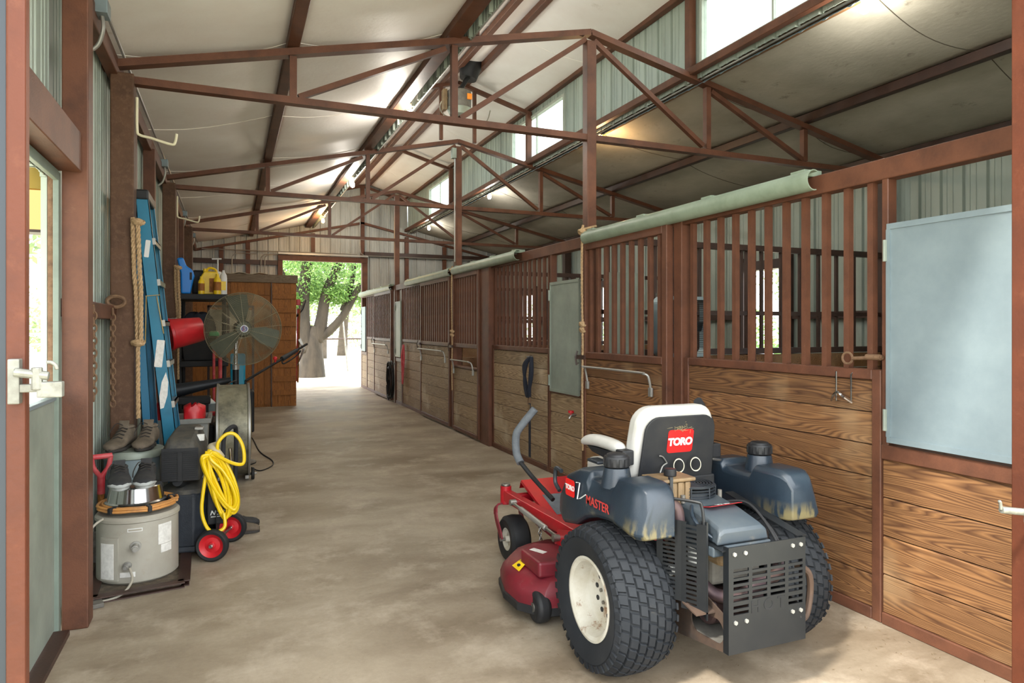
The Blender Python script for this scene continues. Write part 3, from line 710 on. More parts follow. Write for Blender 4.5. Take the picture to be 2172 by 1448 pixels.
# frame: two side plates with an oblong hole, joined by a floor and a cross plate
def plate_with_slot(mb, x, outline, cy, cz, L, Hh, ang, th):
    n = 24; hole = []
    for k in range(n):
        a = 2 * PI * k / n; dx = math.cos(a); dz = math.sin(a)
        px = (L / 2 - Hh / 2) * (1 if dx > 0 else -1) + Hh / 2 * dx; pz = Hh / 2 * dz
        hole.append((cy + px * math.cos(ang) - pz * math.sin(ang), cz + px * math.sin(ang) + pz * math.cos(ang)))
    # project every hole point outwards to the outline
    def ray(c, p):
        d = V((p[0] - c[0], p[1] - c[1])); best = None
        for i in range(len(outline)):
            a = V(outline[i]); b = V(outline[(i + 1) % len(outline)]); e = b - a
            den = d.x * e.y - d.y * e.x
            if abs(den) < 1e-9: continue
            t = ((a.x - c[0]) * e.y - (a.y - c[1]) * e.x) / den; u = ((a.x - c[0]) * d.y - (a.y - c[1]) * d.x) / den
            if t > 0 and -1e-6 <= u <= 1 + 1e-6 and (best is None or t < best): best = t
        return (c[0] + d.x * best, c[1] + d.y * best)
    import itertools
    angs = sorted([(math.atan2(p[1] - cz, p[0] - cy), p, 0) for p in hole] + [(math.atan2(p[1] - cz, p[0] - cy), p, 1) for p in outline])
    def rayh(p): # hole point in direction of outline corner
        d = V((p[0] - cy, p[1] - cz)); best = None
        for i in range(n):
            a = V(hole[i]); b = V(hole[(i + 1) % n]); e = b - a; den = d.x * e.y - d.y * e.x
            if abs(den) < 1e-9: continue
            t = ((a.x - cy) * e.y - (a.y - cz) * e.x) / den; u = ((a.x - cy) * d.y - (a.y - cz) * d.x) / den
            if t > 0 and -1e-6 <= u <= 1 + 1e-6: best = t
        return (cy + d.x * best, cz + d.y * best)
    pr = [((p, ray((cy, cz), p)) if k == 0 else (rayh(p), tuple(p))) for _, p, k in angs]
    N = len(pr)
    for x0 in (x - th / 2, x + th / 2):
        for i in range(N):
            a, b = pr[i], pr[(i + 1) % N]
            mb.quad((x0, *a[0]), (x0, *a[1]), (x0, *b[1]), (x0, *b[0]))
    for i in range(N):
        a, b = pr[i], pr[(i + 1) % N]
        mb.quad((x - th / 2, *a[0]), (x + th / 2, *a[0]), (x + th / 2, *b[0]), (x - th / 2, *b[0]))
        mb.quad((x - th / 2, *a[1]), (x + th / 2, *a[1]), (x + th / 2, *b[1]), (x - th / 2, *b[1]))
outl = [(-.447, .21), (-.447, .335), (-.25, .405), (-.1, .44), (.1, .44), (.1, .15), (-.1, .16)]
for s in (-1, 1):
    f = MB(); plate_with_slot(f, s * .172, outl, -.325, .268, .195, .092, -.06, .006)
    f.build('frame_plate', M['dustframe'] if s < 0 else M['framepaint'], mw, bevel=.0015, seg=1)
MB().lo((-.17, -.43, .215), (.17, .1, .222)).lo((-.17, .09, .12), (.17, .1, .44)).build('frame_floor', M['dust'], mw)
MB().bar((-.172, .1, .2), (-.2, 1.15, .30), .05, .07).bar((.172, .1, .2), (.2, 1.15, .30), .05, .07).build('frame_rail', M['mred_old'], mw, bevel=.004)
MB().lo((-.32, -.06, .25), (.32, .06, .35)).build('axle_housing', M['framepaint'], mw, bevel=.015)
MB().cyl((-.33, 0, .3), (.33, 0, .3), .04).build('axle', M['dust'], mw, smooth=True)
# rear guard: real slots
g = bpy.data.objects.new('rear_guard', None)
z0, z1, x0, x1, ty = .21, .60, -.176, .182, -.455
def slot_plate(mb, x0, x1, z0, z1, y0, y1, cols, rows):
    """cols (a,b) rows (c,d) give holes"""
    xs = [x0]
    for a, b in cols:
        mb.lo((xs[-1], y0, z0), (a, y1, z1)); xs.append(b)
        zz = z0
        for c, d in rows:
            mb.lo((a, y0, zz), (b, y1, c)); zz = d
        mb.lo((a, y0, zz), (b, y1, z1))
    mb.lo((xs[-1], y0, z0), (x1, y1, z1)); return mb
gb = MB()
gb.lo((x0, ty, z0), (x1, ty + .006, .345))
cw = .07; gap = .0165; cols = [(x0 + .018 + k * (cw + gap), x0 + .018 + k * (cw + gap) + cw) for k in range(4)]
rows = [(.40 + k * .0215, .40 + k * .0215 + .0115) for k in range(6)]
slot_plate(gb, x0, x1, .392, .535, ty, ty + .006, cols, rows)
slot_plate(gb, x0, cols[0][1] + gap / 2, .345, .392, ty, ty + .006, cols[:1], [(.352, .3635), (.3735, .385)])
slot_plate(gb, cols[3][0] - gap / 2, x1, .345, .392, ty, ty + .006, cols[3:], [(.352, .3635), (.3735, .385)])
gb.lo((cols[0][1] + gap / 2, ty, .345), (cols[3][0] - gap / 2, ty + .006, .392))
gb.lo((x0, ty, .535), (x1, ty + .006, z1)).lo((x0 - .004, ty, z0), (x0, ty + .03, .60)).lo((x1, ty, z0), (x1 + .004, ty + .03, .60))
gb.build('rear_guard', M['framepaint'], mw)
text('guard_lettering', 'HOT', .062, (.003, ty - .0006, .368), FR, M['black'], mw, spacing=1.5, off=.001)  # black letters paint the shade seen through the cut-outs
for x, z in ((-.155, .575), (-.105, .575), (.12, .575), (.16, .575), (-.15, .325), (-.10, .325), (.12, .325), (.16, .325)):
    MB().cyl((x, ty, z), (x, ty - .006, z), .008, n=6).build('bolt', M['conduit'], mw, smooth=True)
# straps from the guard forward
MB().bar((-.176, -.44, .585), (-.19, -.12, .60), .004, .045, up=(1, 0, 0)).build('strap', M['framepaint'], mw)
MB().bar((.182, -.44, .60), (.185, -.02, .675), .004, .045, up=(1, 0, 0)).build('strap', M['framepaint'], mw)
MB().bar((-.19, -.12, .60), (-.33, -.10, .61), .004, .05, up=(0, 1, 0)).build('strap', M['framepaint'], mw)
MB().tube(spline([(.175, -.42, .48), (.225, -.43, .45), (.245, -.42, .37), (.215, -.43, .29), (.18, -.43, .27)], 6), .013, 8).build('bumper_tube', M['dustframe'], mw, smooth=True)
# slotted muffler guard at the left of the engine
def slotted_panel(p, q, z0, z1, n, w0=.25, w1=.75, bot=None):
    p = V(p); q = V(q); mb = MB(); d = q - p; h = (z1 - z0 - .03) / n
    def cell(a, b, c, e):
        P0 = p + d * a; P1 = p + d * b
        nn = V((d.y, -d.x, 0)).normalized() * .002
        mb.loft([[(P0.x - nn.x, P0.y - nn.y, c), (P1.x - nn.x, P1.y - nn.y, c), (P1.x - nn.x, P1.y - nn.y, e), (P0.x - nn.x, P0.y - nn.y, e)], [(P0.x + nn.x, P0.y + nn.y, c), (P1.x + nn.x, P1.y + nn.y, c), (P1.x + nn.x, P1.y + nn.y, e), (P0.x + nn.x, P0.y + nn.y, e)]])
    cell(0, w0, z0, z1); cell(w1, 1, z0, z1); cell(w0, w1, z0, z0 + .02)
    for k in range(n): cell(w0, w1, z0 + .02 + k * h + h * .45, z0 + .02 + (k + 1) * h)
    return mb
mg = slotted_panel((-.315, -.20, 0), (-.262, -.285, 0), .36, .665, 17)
mg.build('muffler_guard', M['framepaint'], mw)
slotted_panel((-.262, -.285, 0), (-.215, -.375, 0), .335, .665, 17, .2, .62).build('muffler_guard', M['framepaint'], mw)
MB().prism([(-.375, .31), (-.375, .675), (-.345, .675), (-.345, .33)], -.215, -.208, 'X').build('muffler_guard_flange', M['framepaint'], mw)
MB().prism([(-.20, .375), (-.375, .335), (-.375, .341), (-.20, .381)], -.262, -.172, 'X').build('guard_foot', M['dustframe'], mw)
MB().tube(spline([(-.36, -.16, .70), (-.30, -.19, .715), (-.245, -.22, .70), (-.235, -.23, .64), (-.235, -.235, .57)], 6), .024, 12, caps=False).build('exhaust_pipe', M['pipe'], mw, smooth=True, solid=.003)
MB().tube(spline([(-.16, -.25, .42), (-.12, -.30, .37), (-.04, -.34, .36), (.02, -.36, .40), (.12, -.36, .43), (.17, -.34, .46)], 6), .026, 12).build('exhaust_pipe', M['pipe'], mw, smooth=True)
MB().cyl((-.12, -.24, .30), (.13, -.24, .30), .068, n=24).build('muffler', M['pipe'], mw, smooth=True, bevel=.01)
# engine
MB().lo((-.13, -.30, .40), (.14, .02, .53)).build('engine_block', M['dust'], mw, bevel=.015)
MB().lo((-.14, -.36, .49), (.0, -.27, .56)).build('oil_tray', M['tan'], mw, bevel=.02)
MB().cyl((-.165, -.25, .475), (-.165, -.25, .565), .034, n=20).build('oil_filter', M['white'], mw, smooth=True, bevel=.006)
MB().lo((-.205, -.40, .55), (.07, -.10, .588)).build('shroud_base', M['engine'], mw, bevel=.006)
secs = []
for y, xa, xb, zb, zt in ((-.398, -.188, .062, .59, .642), (-.375, -.178, .052, .59, .66), (-.25, -.17, .055, .59, .69), (-.12, -.175, .07, .59, .70), (0.0, -.165, .075, .59, .70), (.06, -.14, .05, .59, .69)):
    secs.append([(xa, y, zb), (xb, y, zb), (xb - .012, y, zt - .012), (xb - .035, y, zt), (xa + .035, y, zt), (xa + .012, y, zt - .012)])
MB().loft(secs).build('engine_shroud', M['engine'], mw, smooth=True, bevel=.008)
# recoil screen: concentric rings on a drum
sc_ = (-.055, -.06, .70)
MB().cyl((sc_[0], sc_[1], .69), (sc_[0], sc_[1], .722), .098, n=40).build('screen_drum', M['slate_dk'], mw, smooth=True)
for k in range(4):
    MB().lathe([(.100, .0), (.106, .002), (.106, .0045), (.100, .006)], (sc_[0], sc_[1], .702 + k * .0125), 40, closed=True).build('screen_ring', M['slate_dk'], mw, smooth=True)
for k in range(7):
    r_ = .022 + .0125 * k
    MB().lathe([(r_ - .003, 0), (r_ + .003, 0), (r_ + .003, .006), (r_ - .003, .006)], (sc_[0], sc_[1], .742), 36, closed=True).build('screen_ring', M['slate_dk'], mw, smooth=True)
for k in range(8):
    a = PI * k / 4 + .2
    MB().bar((sc_[0] + .015 * math.cos(a), sc_[1] + .015 * math.sin(a), .7425), (sc_[0] + .104 * math.cos(a), sc_[1] + .104 * math.sin(a), .7405), .005).bar((sc_[0] + .104 * math.cos(a), sc_[1] + .104 * math.sin(a), .70), (sc_[0] + .104 * math.cos(a), sc_[1] + .104 * math.sin(a), .742), .005).build('screen_spoke', M['slate_dk'], mw)
MB().cyl((sc_[0], sc_[1], .722), (sc_[0], sc_[1], .746), .022, n=20).build('screen_hub', M['slate'], mw, smooth=True)
for x, y in ((-.155, -.15), (.045, -.13)): MB().cyl((x, y, .69), (x, y, .722), .009, n=8).build('screw_post', M['dust'], mw, smooth=True)
o = decal('engine_decal', .17, .068, .004, .0008, (-.045, -.245, .6955), (-.22, 0, .06), M['red_decal'], mw)
decal('engine_decal', .158, .056, .003, .0008, (-.045, -.246, .6962), (-.22, 0, .06), M['slate_dk'], mw)
text('engine_lettering', '17.0', .04, (-.04, -.249, .6975), (-.22, 0, .06), M['white'], mw, off=.0006)
MB().tube(spline([(-.15, -.20, .69), (-.19, -.26, .665), (-.19, -.32, .63), (-.16, -.36, .60)], 6), .007, 8).build('spark_cable', M['slate'], mw, smooth=True)
MB().tube(spline([(-.215, -.36, .66), (-.218, -.35, .73), (-.235, -.33, .745), (-.33, -.19, .745), (-.34, -.13, .74)], 6), .006, 8).build('guard_wire', M['framepaint'], mw, smooth=True)
for k, (a, b) in enumerate((((.075, -.10, .66), (.14, -.36, .55)), ((.085, -.08, .65), (.15, -.35, .56)))):
    MB().tube(spline([a, (lerp(a[0], b[0], .5) + .03, lerp(a[1], b[1], .4), a[2] + .01), b, (b[0], b[1], b[2] - .12)], 8), .006, 8).build('fuel_hose', M['black'], mw, smooth=True)
MB().lo((.08, -.30, .42), (.16, -.12, .60)).build('carburettor_cover', M['slate_dk'], mw, bevel=.02)
for k in range(5):
    x = -.27 + k * .012
    MB().tube(spline([(x, .02, .56), (x - .02, -.05 - k * .01, .50), (x - .01 + .01 * k, -.12, .42), (x + .04, -.10, .33), (x + .06, -.02, .30)], 6), .011 if k % 2 else .014, 8).build('hydraulic_hose', M['black'] if k % 2 == 0 else M['slate_dk'], mw, smooth=True)
MB().cyl((-.245, -.20, .45), (-.262, -.215, .45), .018, n=16).build('plastic_knob', M['white'], mw, smooth=True)
MB().cyl((-.275, -.13, .575), (-.275, -.13, .55), .010, n=10).build('red_cap', M['mred'], mw, smooth=True)
for x in (-.235, -.205): MB().bar((x, -.13, .62), (x + .035, -.17, .34), .02, .012).build('brace', M['dustframe'], mw)
# fuel tanks
for s in (-1, 1):
    secs = []
    for y, xo, xt, xi, zb, zt in ((.425, .42, .41, .34, .56, .60), (.41, .435, .425, .30, .53, .67), (.35, .45, .435, .27, .51, .735), (.22, .455, .44, .26, .535, .785), (.13, .455, .44, .26, .585, .79), (.115, .455, .44, .26, .59, .76), (.05, .455, .44, .26, .61, .755), (-.06, .455, .44, .26, .622, .758), (-.085, .455, .43, .26, .62, .80), (-.2, .455, .425, .265, .605, .803), (-.235, .455, .425, .27, .60, .80), (-.262, .448, .415, .28, .60, .785), (-.285, .435, .405, .29, .605, .745)):
        c = [(xi, zb), (xo - .015, zb), (xo, zb + .02), (xt + .006, max(zb + .03, zt - .05)), (xt - .012, zt - .008), (xt - .03, zt), (xi + .02, zt), (xi, zt - .02)]
        secs.append([(s * a, y, b) for a, b in c])
    ft = MB().loft(secs).build('fuel_tank', M['slate_tank'], mw, smooth=True, bevel=.006)
    cx, cy = s * .375, 0.0
    MB().cyl((cx, cy, .745), (cx, cy, .825), .066, .052, n=32, caps=True).build('tank_neck', M['slate'], mw, smooth=True)
    cp = MB().lathe([(0, .882), (.036, .882), (.040, .879), (.043, .872), (.050, .872), (.052, .868), (.053, .832), (.050, .828), (0, .828)], (cx, cy, 0), 40)
    for k in range(14):
        a = 2 * PI * k / 14; cp.box((cx + .0525 * math.cos(a), cy + .0525 * math.sin(a), .848), (.006, .013, .03), (0, 0, a))
    cp.build('tank_cap', M['black'], mw, smooth=True)
    MB().tube(spline([(s * .43, .40, .735), (s * .43, .45, .74), (s * .43, .465, .72), (s * .43, .465, .67), (s * .43, .42, .64)], 5), .010, 8).build('tank_handle', M['slate_dk'], mw, smooth=True)
    MB().lo((s * .30 - .03, .24, .785), (s * .30 + .03, .34, .80)).build('recess_lid', M['slate_dk'], mw, bevel=.006)
xs = -.4555
decal('maker_decal', .085, .075, .012, .0012, (xs - .0005, .262, .69), (PI / 2, 0, -PI / 2), M['red_decal'], mw)
text('maker_lettering', 'TORO', .03, (xs - .002, .262, .69), FL, M['white'], mw, off=.0012)
MB().tube([(xs, .205, .725), (xs, .172, .73), (xs, .195, .655), (xs, .165, .665), (xs, .12, .69)], .003, 6, flat=.8).build('painted_z', M['white'], mw)
text('side_lettering', 'MASTER', .052, (xs - .001, .02, .672), FL, M['red_faded'], mw, off=.0006, spacing=1.02)
# seat
def seatback(mb, w, z0, z1, y, yt, th, r):
    pts = []
    for k in range(7): a = PI / 2 * k / 6; pts.append((w / 2 - r + r * math.cos(a), z1 - r + r * math.sin(a)))
    for k in range(7): a = PI / 2 + PI / 2 * k / 6; pts.append((-w / 2 + r + r * math.cos(a), z1 - r + r * math.sin(a)))
    pts += [(-w / 2 - .015, z0), (w / 2 + .015, z0)]
    A = []; B = []
    for x, z in pts:
        yy = lerp(y, yt, (z - z0) / (z1 - z0)); A.append((x, yy, z)); B.append((x, yy + th, z))
    return mb.loft([A, B])
SX = -.015
def sh(mb): return mb.xf(Matrix.Translation((SX, 0, 0)))
sh(seatback(MB(), .41, .73, 1.055, .13, .07, .085, .085)).build('seat_back_cushion', M['seat'], mw, smooth=True, bevel=.028, seg=4)
sh(seatback(MB(), .372, .66, 1.01, .122, .062, .012, .07).xf(Matrix.Translation((.014, 0, 0)))).build('seat_back_shell', M['blackdust'], mw, bevel=.004)
MB().lo((-.205, .10, .62), (.205, .135, .73)).build('seat_bracket', M['blackdust'], mw, bevel=.006)
MB().lo((-.22, .15, .60), (.19, .55, .66)).build('seat_base', M['blackdust'], mw, bevel=.01)
MB().lo((-.21, .17, .66), (.18, .58, .76)).build('seat_cushion', M['seat'], mw, bevel=.035, seg=4, smooth=True)
tl = math.atan2(.06, .325)
tl = math.atan2(.06, .345)
decal('seat_decal', .135, .105, .014, .0012, (.0, .0805, .897), (PI / 2 + tl, 0, 0), M['red_decal'], mw)
text('seat_lettering', 'TORO', .046, (.0, .0795, .893), (PI / 2 + tl, 0, 0), M['white'], mw, off=.0022, spacing=.95)
for x in (-.015, .075): MB().lathe([(.0235, -.006), (.026, -.006), (.026, .006), (.0235, .006)], (0, 0, 0), 24, 'X', closed=True).xf(Matrix.Translation((x, .07, .79)) @ Euler((0, 0, 1.05)).to_matrix().to_4x4() @ Matrix.Diagonal((1, .9, 1.2, 1))).build('strap_loop', M['offwhite'], mw, smooth=True)
for x in (-.165, .165): MB().cyl((x, .118, .80), (x, .108, .80), .010, n=6).build('seat_bolt', M['chrome'], mw)
MB().tube(spline([(-.06, .095, .80), (-.09, .08, .83), (-.115, .07, .84)], 4), .003, 6).tube(spline([(-.06, .095, .80), (-.09, .085, .79), (-.11, .075, .765)], 4), .003, 6).build('loose_wire', M['conduit'], mw)
# arm rests
for s in (-1, 1):
    x = -.015 + s * .235
    secs = []
    for y, w_, z_, h_ in ((.16, .02, .865, .02), (.18, .034, .866, .028), (.26, .037, .872, .03), (.38, .037, .872, .03), (.46, .036, .862, .028), (.50, .030, .85, .022), (.515, .015, .842, .012)):
        secs.append([(x + w_ * math.cos(2 * PI * k / 12), y, z_ + h_ * math.sin(2 * PI * k / 12)) for k in range(12)])
    MB().loft(secs).build('armrest', M['seat'], mw, smooth=True, sub=1)
    MB().prism([(.17, .845), (.45, .838), (.40, .815), (.24, .80), (.17, .82)], x - .02, x + .02, 'X').build('armrest_bracket', M['black'], mw, bevel=.003)
    MB().lo((x - .03, .11, .80), (x + .03, .17, .865)).build('armrest_pivot', M['black'], mw, bevel=.006)
MB().cyl((.21, .30, .70), (.21, .30, .80), .03, .026, n=16).build('drink_bottle', M['clear'], mw, smooth=True)
MB().cyl((.235, .30, .80), (.235, .30, .825), .017, n=16).xf(Matrix.Translation((-.025, 0, 0))).build('bottle_cap', M['orange'], mw, smooth=True)
# expansion tank between the fuel tanks
MB().lo((-.262, -.135, .675), (-.10, -.05, .775)).build('expansion_tank', M['tan'], mw, bevel=.012, smooth=True)
for x in (-.235, -.20, -.16, -.125): MB().lo((x - .012, -.143, .68), (x + .012, -.134, .772)).build('tank_rib', M['tan'], mw, bevel=.004)
MB().prism([(-.275, -.155), (-.09, -.15), (-.085, -.03), (-.27, -.02)], .775, .79, 'Z').build('expansion_tank_lid', M['tan'], mw, bevel=.005)
MB().cyl((-.175, -.09, .79), (-.175, -.09, .82), .026, n=24).build('expansion_tank_cap', M['black'], mw, smooth=True, bevel=.004)
MB().bar((-.215, -.15, .80), (-.215, -.15, .55), .014).build('tank_strut', M['slate_dk'], mw)
# steering levers
lv = MB().tube(spline([(-.29, .78, .50), (-.325, .95, .58), (-.362, 1.05, .655)], 4), .0125, 10); lv.build('steering_lever', M['black'], mw, smooth=True)
MB().tube(spline([(-.362, 1.045, .65), (-.368, 1.09, .70), (-.366, 1.10, .79), (-.345, 1.09, .84), (-.272, 1.05, .945)], 6), .022, 14).build('lever_grip', M['grip'], mw, smooth=True)
MB().tube(spline([(.30, .62, .50), (.34, .52, .60), (.35, .38, .70), (.352, .34, .78)], 4), .0125, 10).build('steering_lever', M['black'], mw, smooth=True)
MB().tube(spline([(.352, .335, .77), (.353, .325, .85), (.35, .318, .92), (.335, .315, .955), (.262, .30, 1.045)], 6), .021, 14).build('lever_grip', M['gripblk'], mw, smooth=True)
# deck
dk = [(-.30, .40), (-.50, .44), (-.58, .56), (-.585, .72), (-.54, .90), (-.44, 1.02), (-.28, 1.06), (-.1, 1.02), (0, 1.05), (.15, 1.06), (.35, 1.03), (.50, .93), (.56, .78), (.56, .55), (.48, .42), (.30, .38)]
def ring(sc, z, off=0):
    c = V((0, .72))
    return [((p[0]) * sc, c.y + (p[1] - c.y) * sc, z) for p in dk]
MB().loft([ring(.97, .075), ring(1.0, .08), ring(1.0, .13), ring(.975, .165), ring(.91, .20), ring(.80, .225), ring(.5, .235)]).build('mower_deck', M['mred_old'], mw, smooth=True, bevel=.004)
MB().loft([ring(1.0, .05), ring(1.015, .055), ring(1.015, .085), ring(1.0, .09)]).build('deck_skirt', M['blackdust'], mw)
MB().prism([(-.50, .50), (-.28, .47), (-.26, .72), (-.40, .80), (-.50, .72)], .21, .285, 'Z').build('belt_cover', M['mred_old'], mw, bevel=.012)
decal('belt_cover_label', .09, .035, .003, .001, (-.43, .66, .286), (0, 0, -1.15), M['label'], mw)
MB().prism([(.50, .50), (.28, .47), (.26, .72), (.40, .80), (.50, .72)], .21, .285, 'Z').build('belt_cover', M['mred_old'], mw, bevel=.012)
for x, y, s in ((-.50, .49, -1), (.50, .49, 1)):
    MB().cyl((x - .035, y, .085), (x + .035, y, .085), .075, n=28).build('anti_scalp_roller', M['blackdust'], mw, smooth=True, bevel=.02, seg=3)
    MB().cyl((x - .04, y, .085), (x - .034, y, .085), .022, n=14).build('roller_bolt', M['raw_steel'], mw, smooth=True)
dn = MB().prism([(-.045, -.03), (.045, -.03), (.03, .035), (-.03, .035)], 0, .001, 'Z').build('warning_decal', M['yellow'], mw); RD = (Euler((0, -.62, 0)).to_matrix() @ Euler((0, 0, -PI / 2)).to_matrix()).to_euler(); dn.location = (-.512, .70, .2165); dn.rotation_euler = RD
d2 = text('warning_lettering', 'DANGER', .016, (-.498, .70, .2275), RD, M['black'], mw)
MB().ball((-.5175, .70, .2135), .014, sc=(.7, 1, .5)).build('warning_symbol', M['black'], mw)
# front arms, casters
for s in (-1, 1):
    cx = s * .28
    MB().cyl((cx, 1.47, .315), (cx, 1.47, .425), .034, n=20).build('caster_socket', M['mred'], mw, smooth=True, bevel=.003)
    MB().cyl((cx, 1.47, .425), (cx, 1.47, .440), .028, n=18).build('caster_cap', M['raw_steel'], mw, smooth=True, bevel=.003)
    MB().bar((cx, 1.45, .37), (s * .21, .62, .34), .055, .065).build('front_arm', M['mred'], mw, bevel=.005)
    MB().bar((s * .21, .62, .34), (s * .20, .30, .42), .06, .07).build('front_arm', M['mred_old'], mw, bevel=.005)
    MB().bar((s * .225, .86, .30), (s * .235, .84, .20), .03, .04).build('deck_hanger', M['mred'], mw, bevel=.003)
    MB().prism([(.55, .40), (.72, .36), (.74, .27), (.66, .20), (.55, .24)], s * .29 - .004, s * .29 + .004, 'X').build('bracket_plate', M['mred'], mw, bevel=.002)
    fk = MB()
    for e in (-1, 1):
        xx = cx + e * .082
        q = spline([(cx, 1.47, .318), (cx + e * .05, 1.465, .316), (xx - e * .008, 1.45, .300), (xx, 1.42, .25), (xx, 1.36, .18), (xx, 1.335, .14)], 5)
        for a, b in zip(q[:-1], q[1:]): fk.bar(a, b + (b - a) * .15, .036, .010, up=(e * 1.0, .01, .3) if b.z > .27 else (1, 0, 0))
    fk.build('caster_fork', M['mred_old'], mw)
    cw_ = bpy.data.objects.new('caster_wheel', None); COL.objects.link(cw_); cw_.parent = mw; cw_.location = (cx, 1.335, .14)
    MB().lathe([(.062, -.05), (.085, -.060), (.115, -.062), (.134, -.045), (.14, 0), (.134, .045), (.115, .062), (.085, .060), (.062, .05)], n=40, axis='X', closed=True).build('tyre', M['blackdust'], cw_, smooth=True)
    MB().lathe([(0, -.058), (.018, -.058), (.02, -.03), (.045, -.03), (.060, -.052), (.066, -.052), (.066, .052), (.060, .052), (.045, .03), (.02, .03), (.018, .058), (0, .058)], n=28, axis='X').build('rim', M['rim'], cw_, smooth=True)
    MB().cyl((-.09, 0, 0), (.09, 0, 0), .010, n=8).build('axle_bolt', M['raw_steel'], cw_, smooth=True)
    # chain
    for k in range(7):
        lk = MB(); c = V((s * .26, 1.02 - .004 * k, .325 - k * .021))
        q = [(c.x + (.009 * math.cos(a) if k % 2 else 0), c.y + (0 if k % 2 else .009 * math.cos(a)), c.z + .014 * math.sin(a)) for a in [2 * PI * i / 12 for i in range(12)]]
        lk.tube(q, .0032, 6, closed=True).build('chain_link', M['raw_steel'], mw, smooth=True)
    # adjusting rod
    MB().cyl((s * .315, 1.28, .37), (s * .30, .70, .325), .009, n=10).build('height_rod', M['raw_steel'], mw, smooth=True)
    MB().cyl((s * .312, 1.16, .361), (s * .303, .84, .336), .015, n=12).build('turnbuckle', M['conduit'], mw, smooth=True, bevel=.004)
    for y, z in ((1.28, .37), (.70, .325)): MB().cyl((s * .33, y, z), (s * .29, y, z), .018, n=12).build('rod_end', M['raw_steel'], mw, smooth=True)
MB().bar((-.26, 1.40, .36), (.26, 1.40, .36), .05, .05).build('cross_tube', M['mred'], mw, bevel=.004)
MB().prism([(1.02, .30), (1.45, .44), (1.47, .40), (1.46, .42), (1.44, .46), (1.015, .32)], -.19, .27, 'X').build('foot_plate', M['mred'], mw, bevel=.003)
MB().prism([(1.06, .331), (1.26, .398), (1.26, .404), (1.06, .337)], -.13, .22, 'X').build('foot_grip', M['grip'], mw, bevel=.002)
MB().lo((-.18, .55, .30), (.25, 1.04, .33)).build('foot_floor', M['mred'], mw, bevel=.004)
MB().bar((-.17, .62, .32), (-.2, .40, .60), .05, .05).bar((.2, .62, .32), (.2, .40, .60), .05, .05).build('console_support', M['framepaint'], mw)

gt = MB(); rs = random.Random(2)
for k in range(46):
    c = V((.0 + rs.gauss(0, .022), .076, .955 + rs.gauss(0, .010))); a = rs.uniform(0, 2 * PI); l_ = rs.uniform(.01, .03)
    d = V((math.cos(a) * l_, -rs.uniform(.0, .012), math.sin(a) * l_ * .6)); gt.tube([c - d, c + V((0, -.006, .004)), c + V((d.x, -abs(d.y), d.z))], .0008, 4)
gt.build('grass_tuft', mat('dried clippings', (128, 116, 86), .9), mw)
# ---------------------------------------------------------------- things along the left side
M['heater'] = mat('beige enamel', (158, 154, 142), .45, col2=(146, 140, 128), sc=5, dirt=(140, 124, 100), dsc=7, damt=(.6, .82))
M['cord_or'] = mat('faded orange cord', (196, 138, 72), .6, col2=(160, 112, 66), sc=18)
M['grey_cord'] = mat('grey cord', (150, 144, 130), .6)
M['leather'] = mat('dusty brown boot leather', (104, 92, 78), .8, col2=(80, 70, 58), sc=20, bump=.3)
M['shoe_blk'] = mat('charcoal shoe fabric', (34, 35, 38), .8, col2=(52, 50, 48), sc=20, bump=.2)
M['shoe_toe'] = mat('pale grey rubber toe', (160, 164, 162), .6, col2=(140, 142, 140), sc=20)
M['sole'] = mat('dark shoe sole', (52, 48, 44), .85)
M['lace'] = mat('dark lace', (40, 36, 32), .8)
M['redplas'] = mat('red plastic', (192, 30, 38), .4, col2=(170, 24, 32), sc=8)
M['redfade'] = mat('faded red plastic', (176, 46, 56), .5, col2=(196, 96, 96), sc=14)
M['ladderblue'] = mat('blue fibreglass', (8, 108, 138), .4, col2=(7, 96, 124), sc=6)
M['ladderblue_dk'] = mat('blue fibreglass inner', (14, 92, 124), .45)
M['gold'] = mat('brass coloured label', (168, 140, 72), .45)
M['blueplas'] = mat('bright blue plastic', (14, 124, 214), .35)
M['cyanplas'] = mat('cyan plastic', (16, 138, 170), .4)
M['comp'] = mat('dark blue grey tank paint', (34, 39, 46), .5, col2=(42, 46, 52), sc=30, bump=.3, bsc=220, dirt=(96, 92, 84), dsc=6, damt=(.64, .85))
M['shroud'] = mat('dusty motor shroud', (46, 46, 45), .75, col2=(84, 78, 66), sc=6, amt=(.4, .65))
M['hose_y'] = mat('yellow air hose', (214, 180, 8), .35)
M['tote'] = mat('grey plastic tote', (122, 122, 116), .6, col2=(104, 104, 98), sc=9)
M['rope'] = mat('tan twisted rope', (190, 160, 122), .9, col2=(150, 122, 88), sc=60, amt=(.35, .65))
M['guardwire'] = mat('dusty wire guard', (142, 132, 106), .5, .5, col2=(120, 112, 88), sc=9)
M['fanblade'] = mat('dull green fan blade', (84, 94, 82), .5, .2)
M['drum'] = mat('dirty steel drum', (150, 146, 124), .5, .3, col2=(112, 106, 84), sc=5, dirt=(44, 44, 42), dsc=3, damt=(.45, .72))
M['cloth'] = mat('dark navy cloth', (28, 32, 44), .95)
M['cream'] = mat('cream sheet', (178, 166, 140), .8)
M['green'] = mat('green plastic', (40, 170, 100), .5)
M['leaves_dry'] = mat('dry leaves and dust', (70, 62, 52), .95, col2=(110, 96, 78), sc=40, bump=1, bsc=40)
M['navy'] = mat('navy badge', (30, 36, 92), .4)
M['rustchain'] = mat('rusty chain', (124, 96, 72), .7, .3, col2=(90, 66, 48), sc=30)

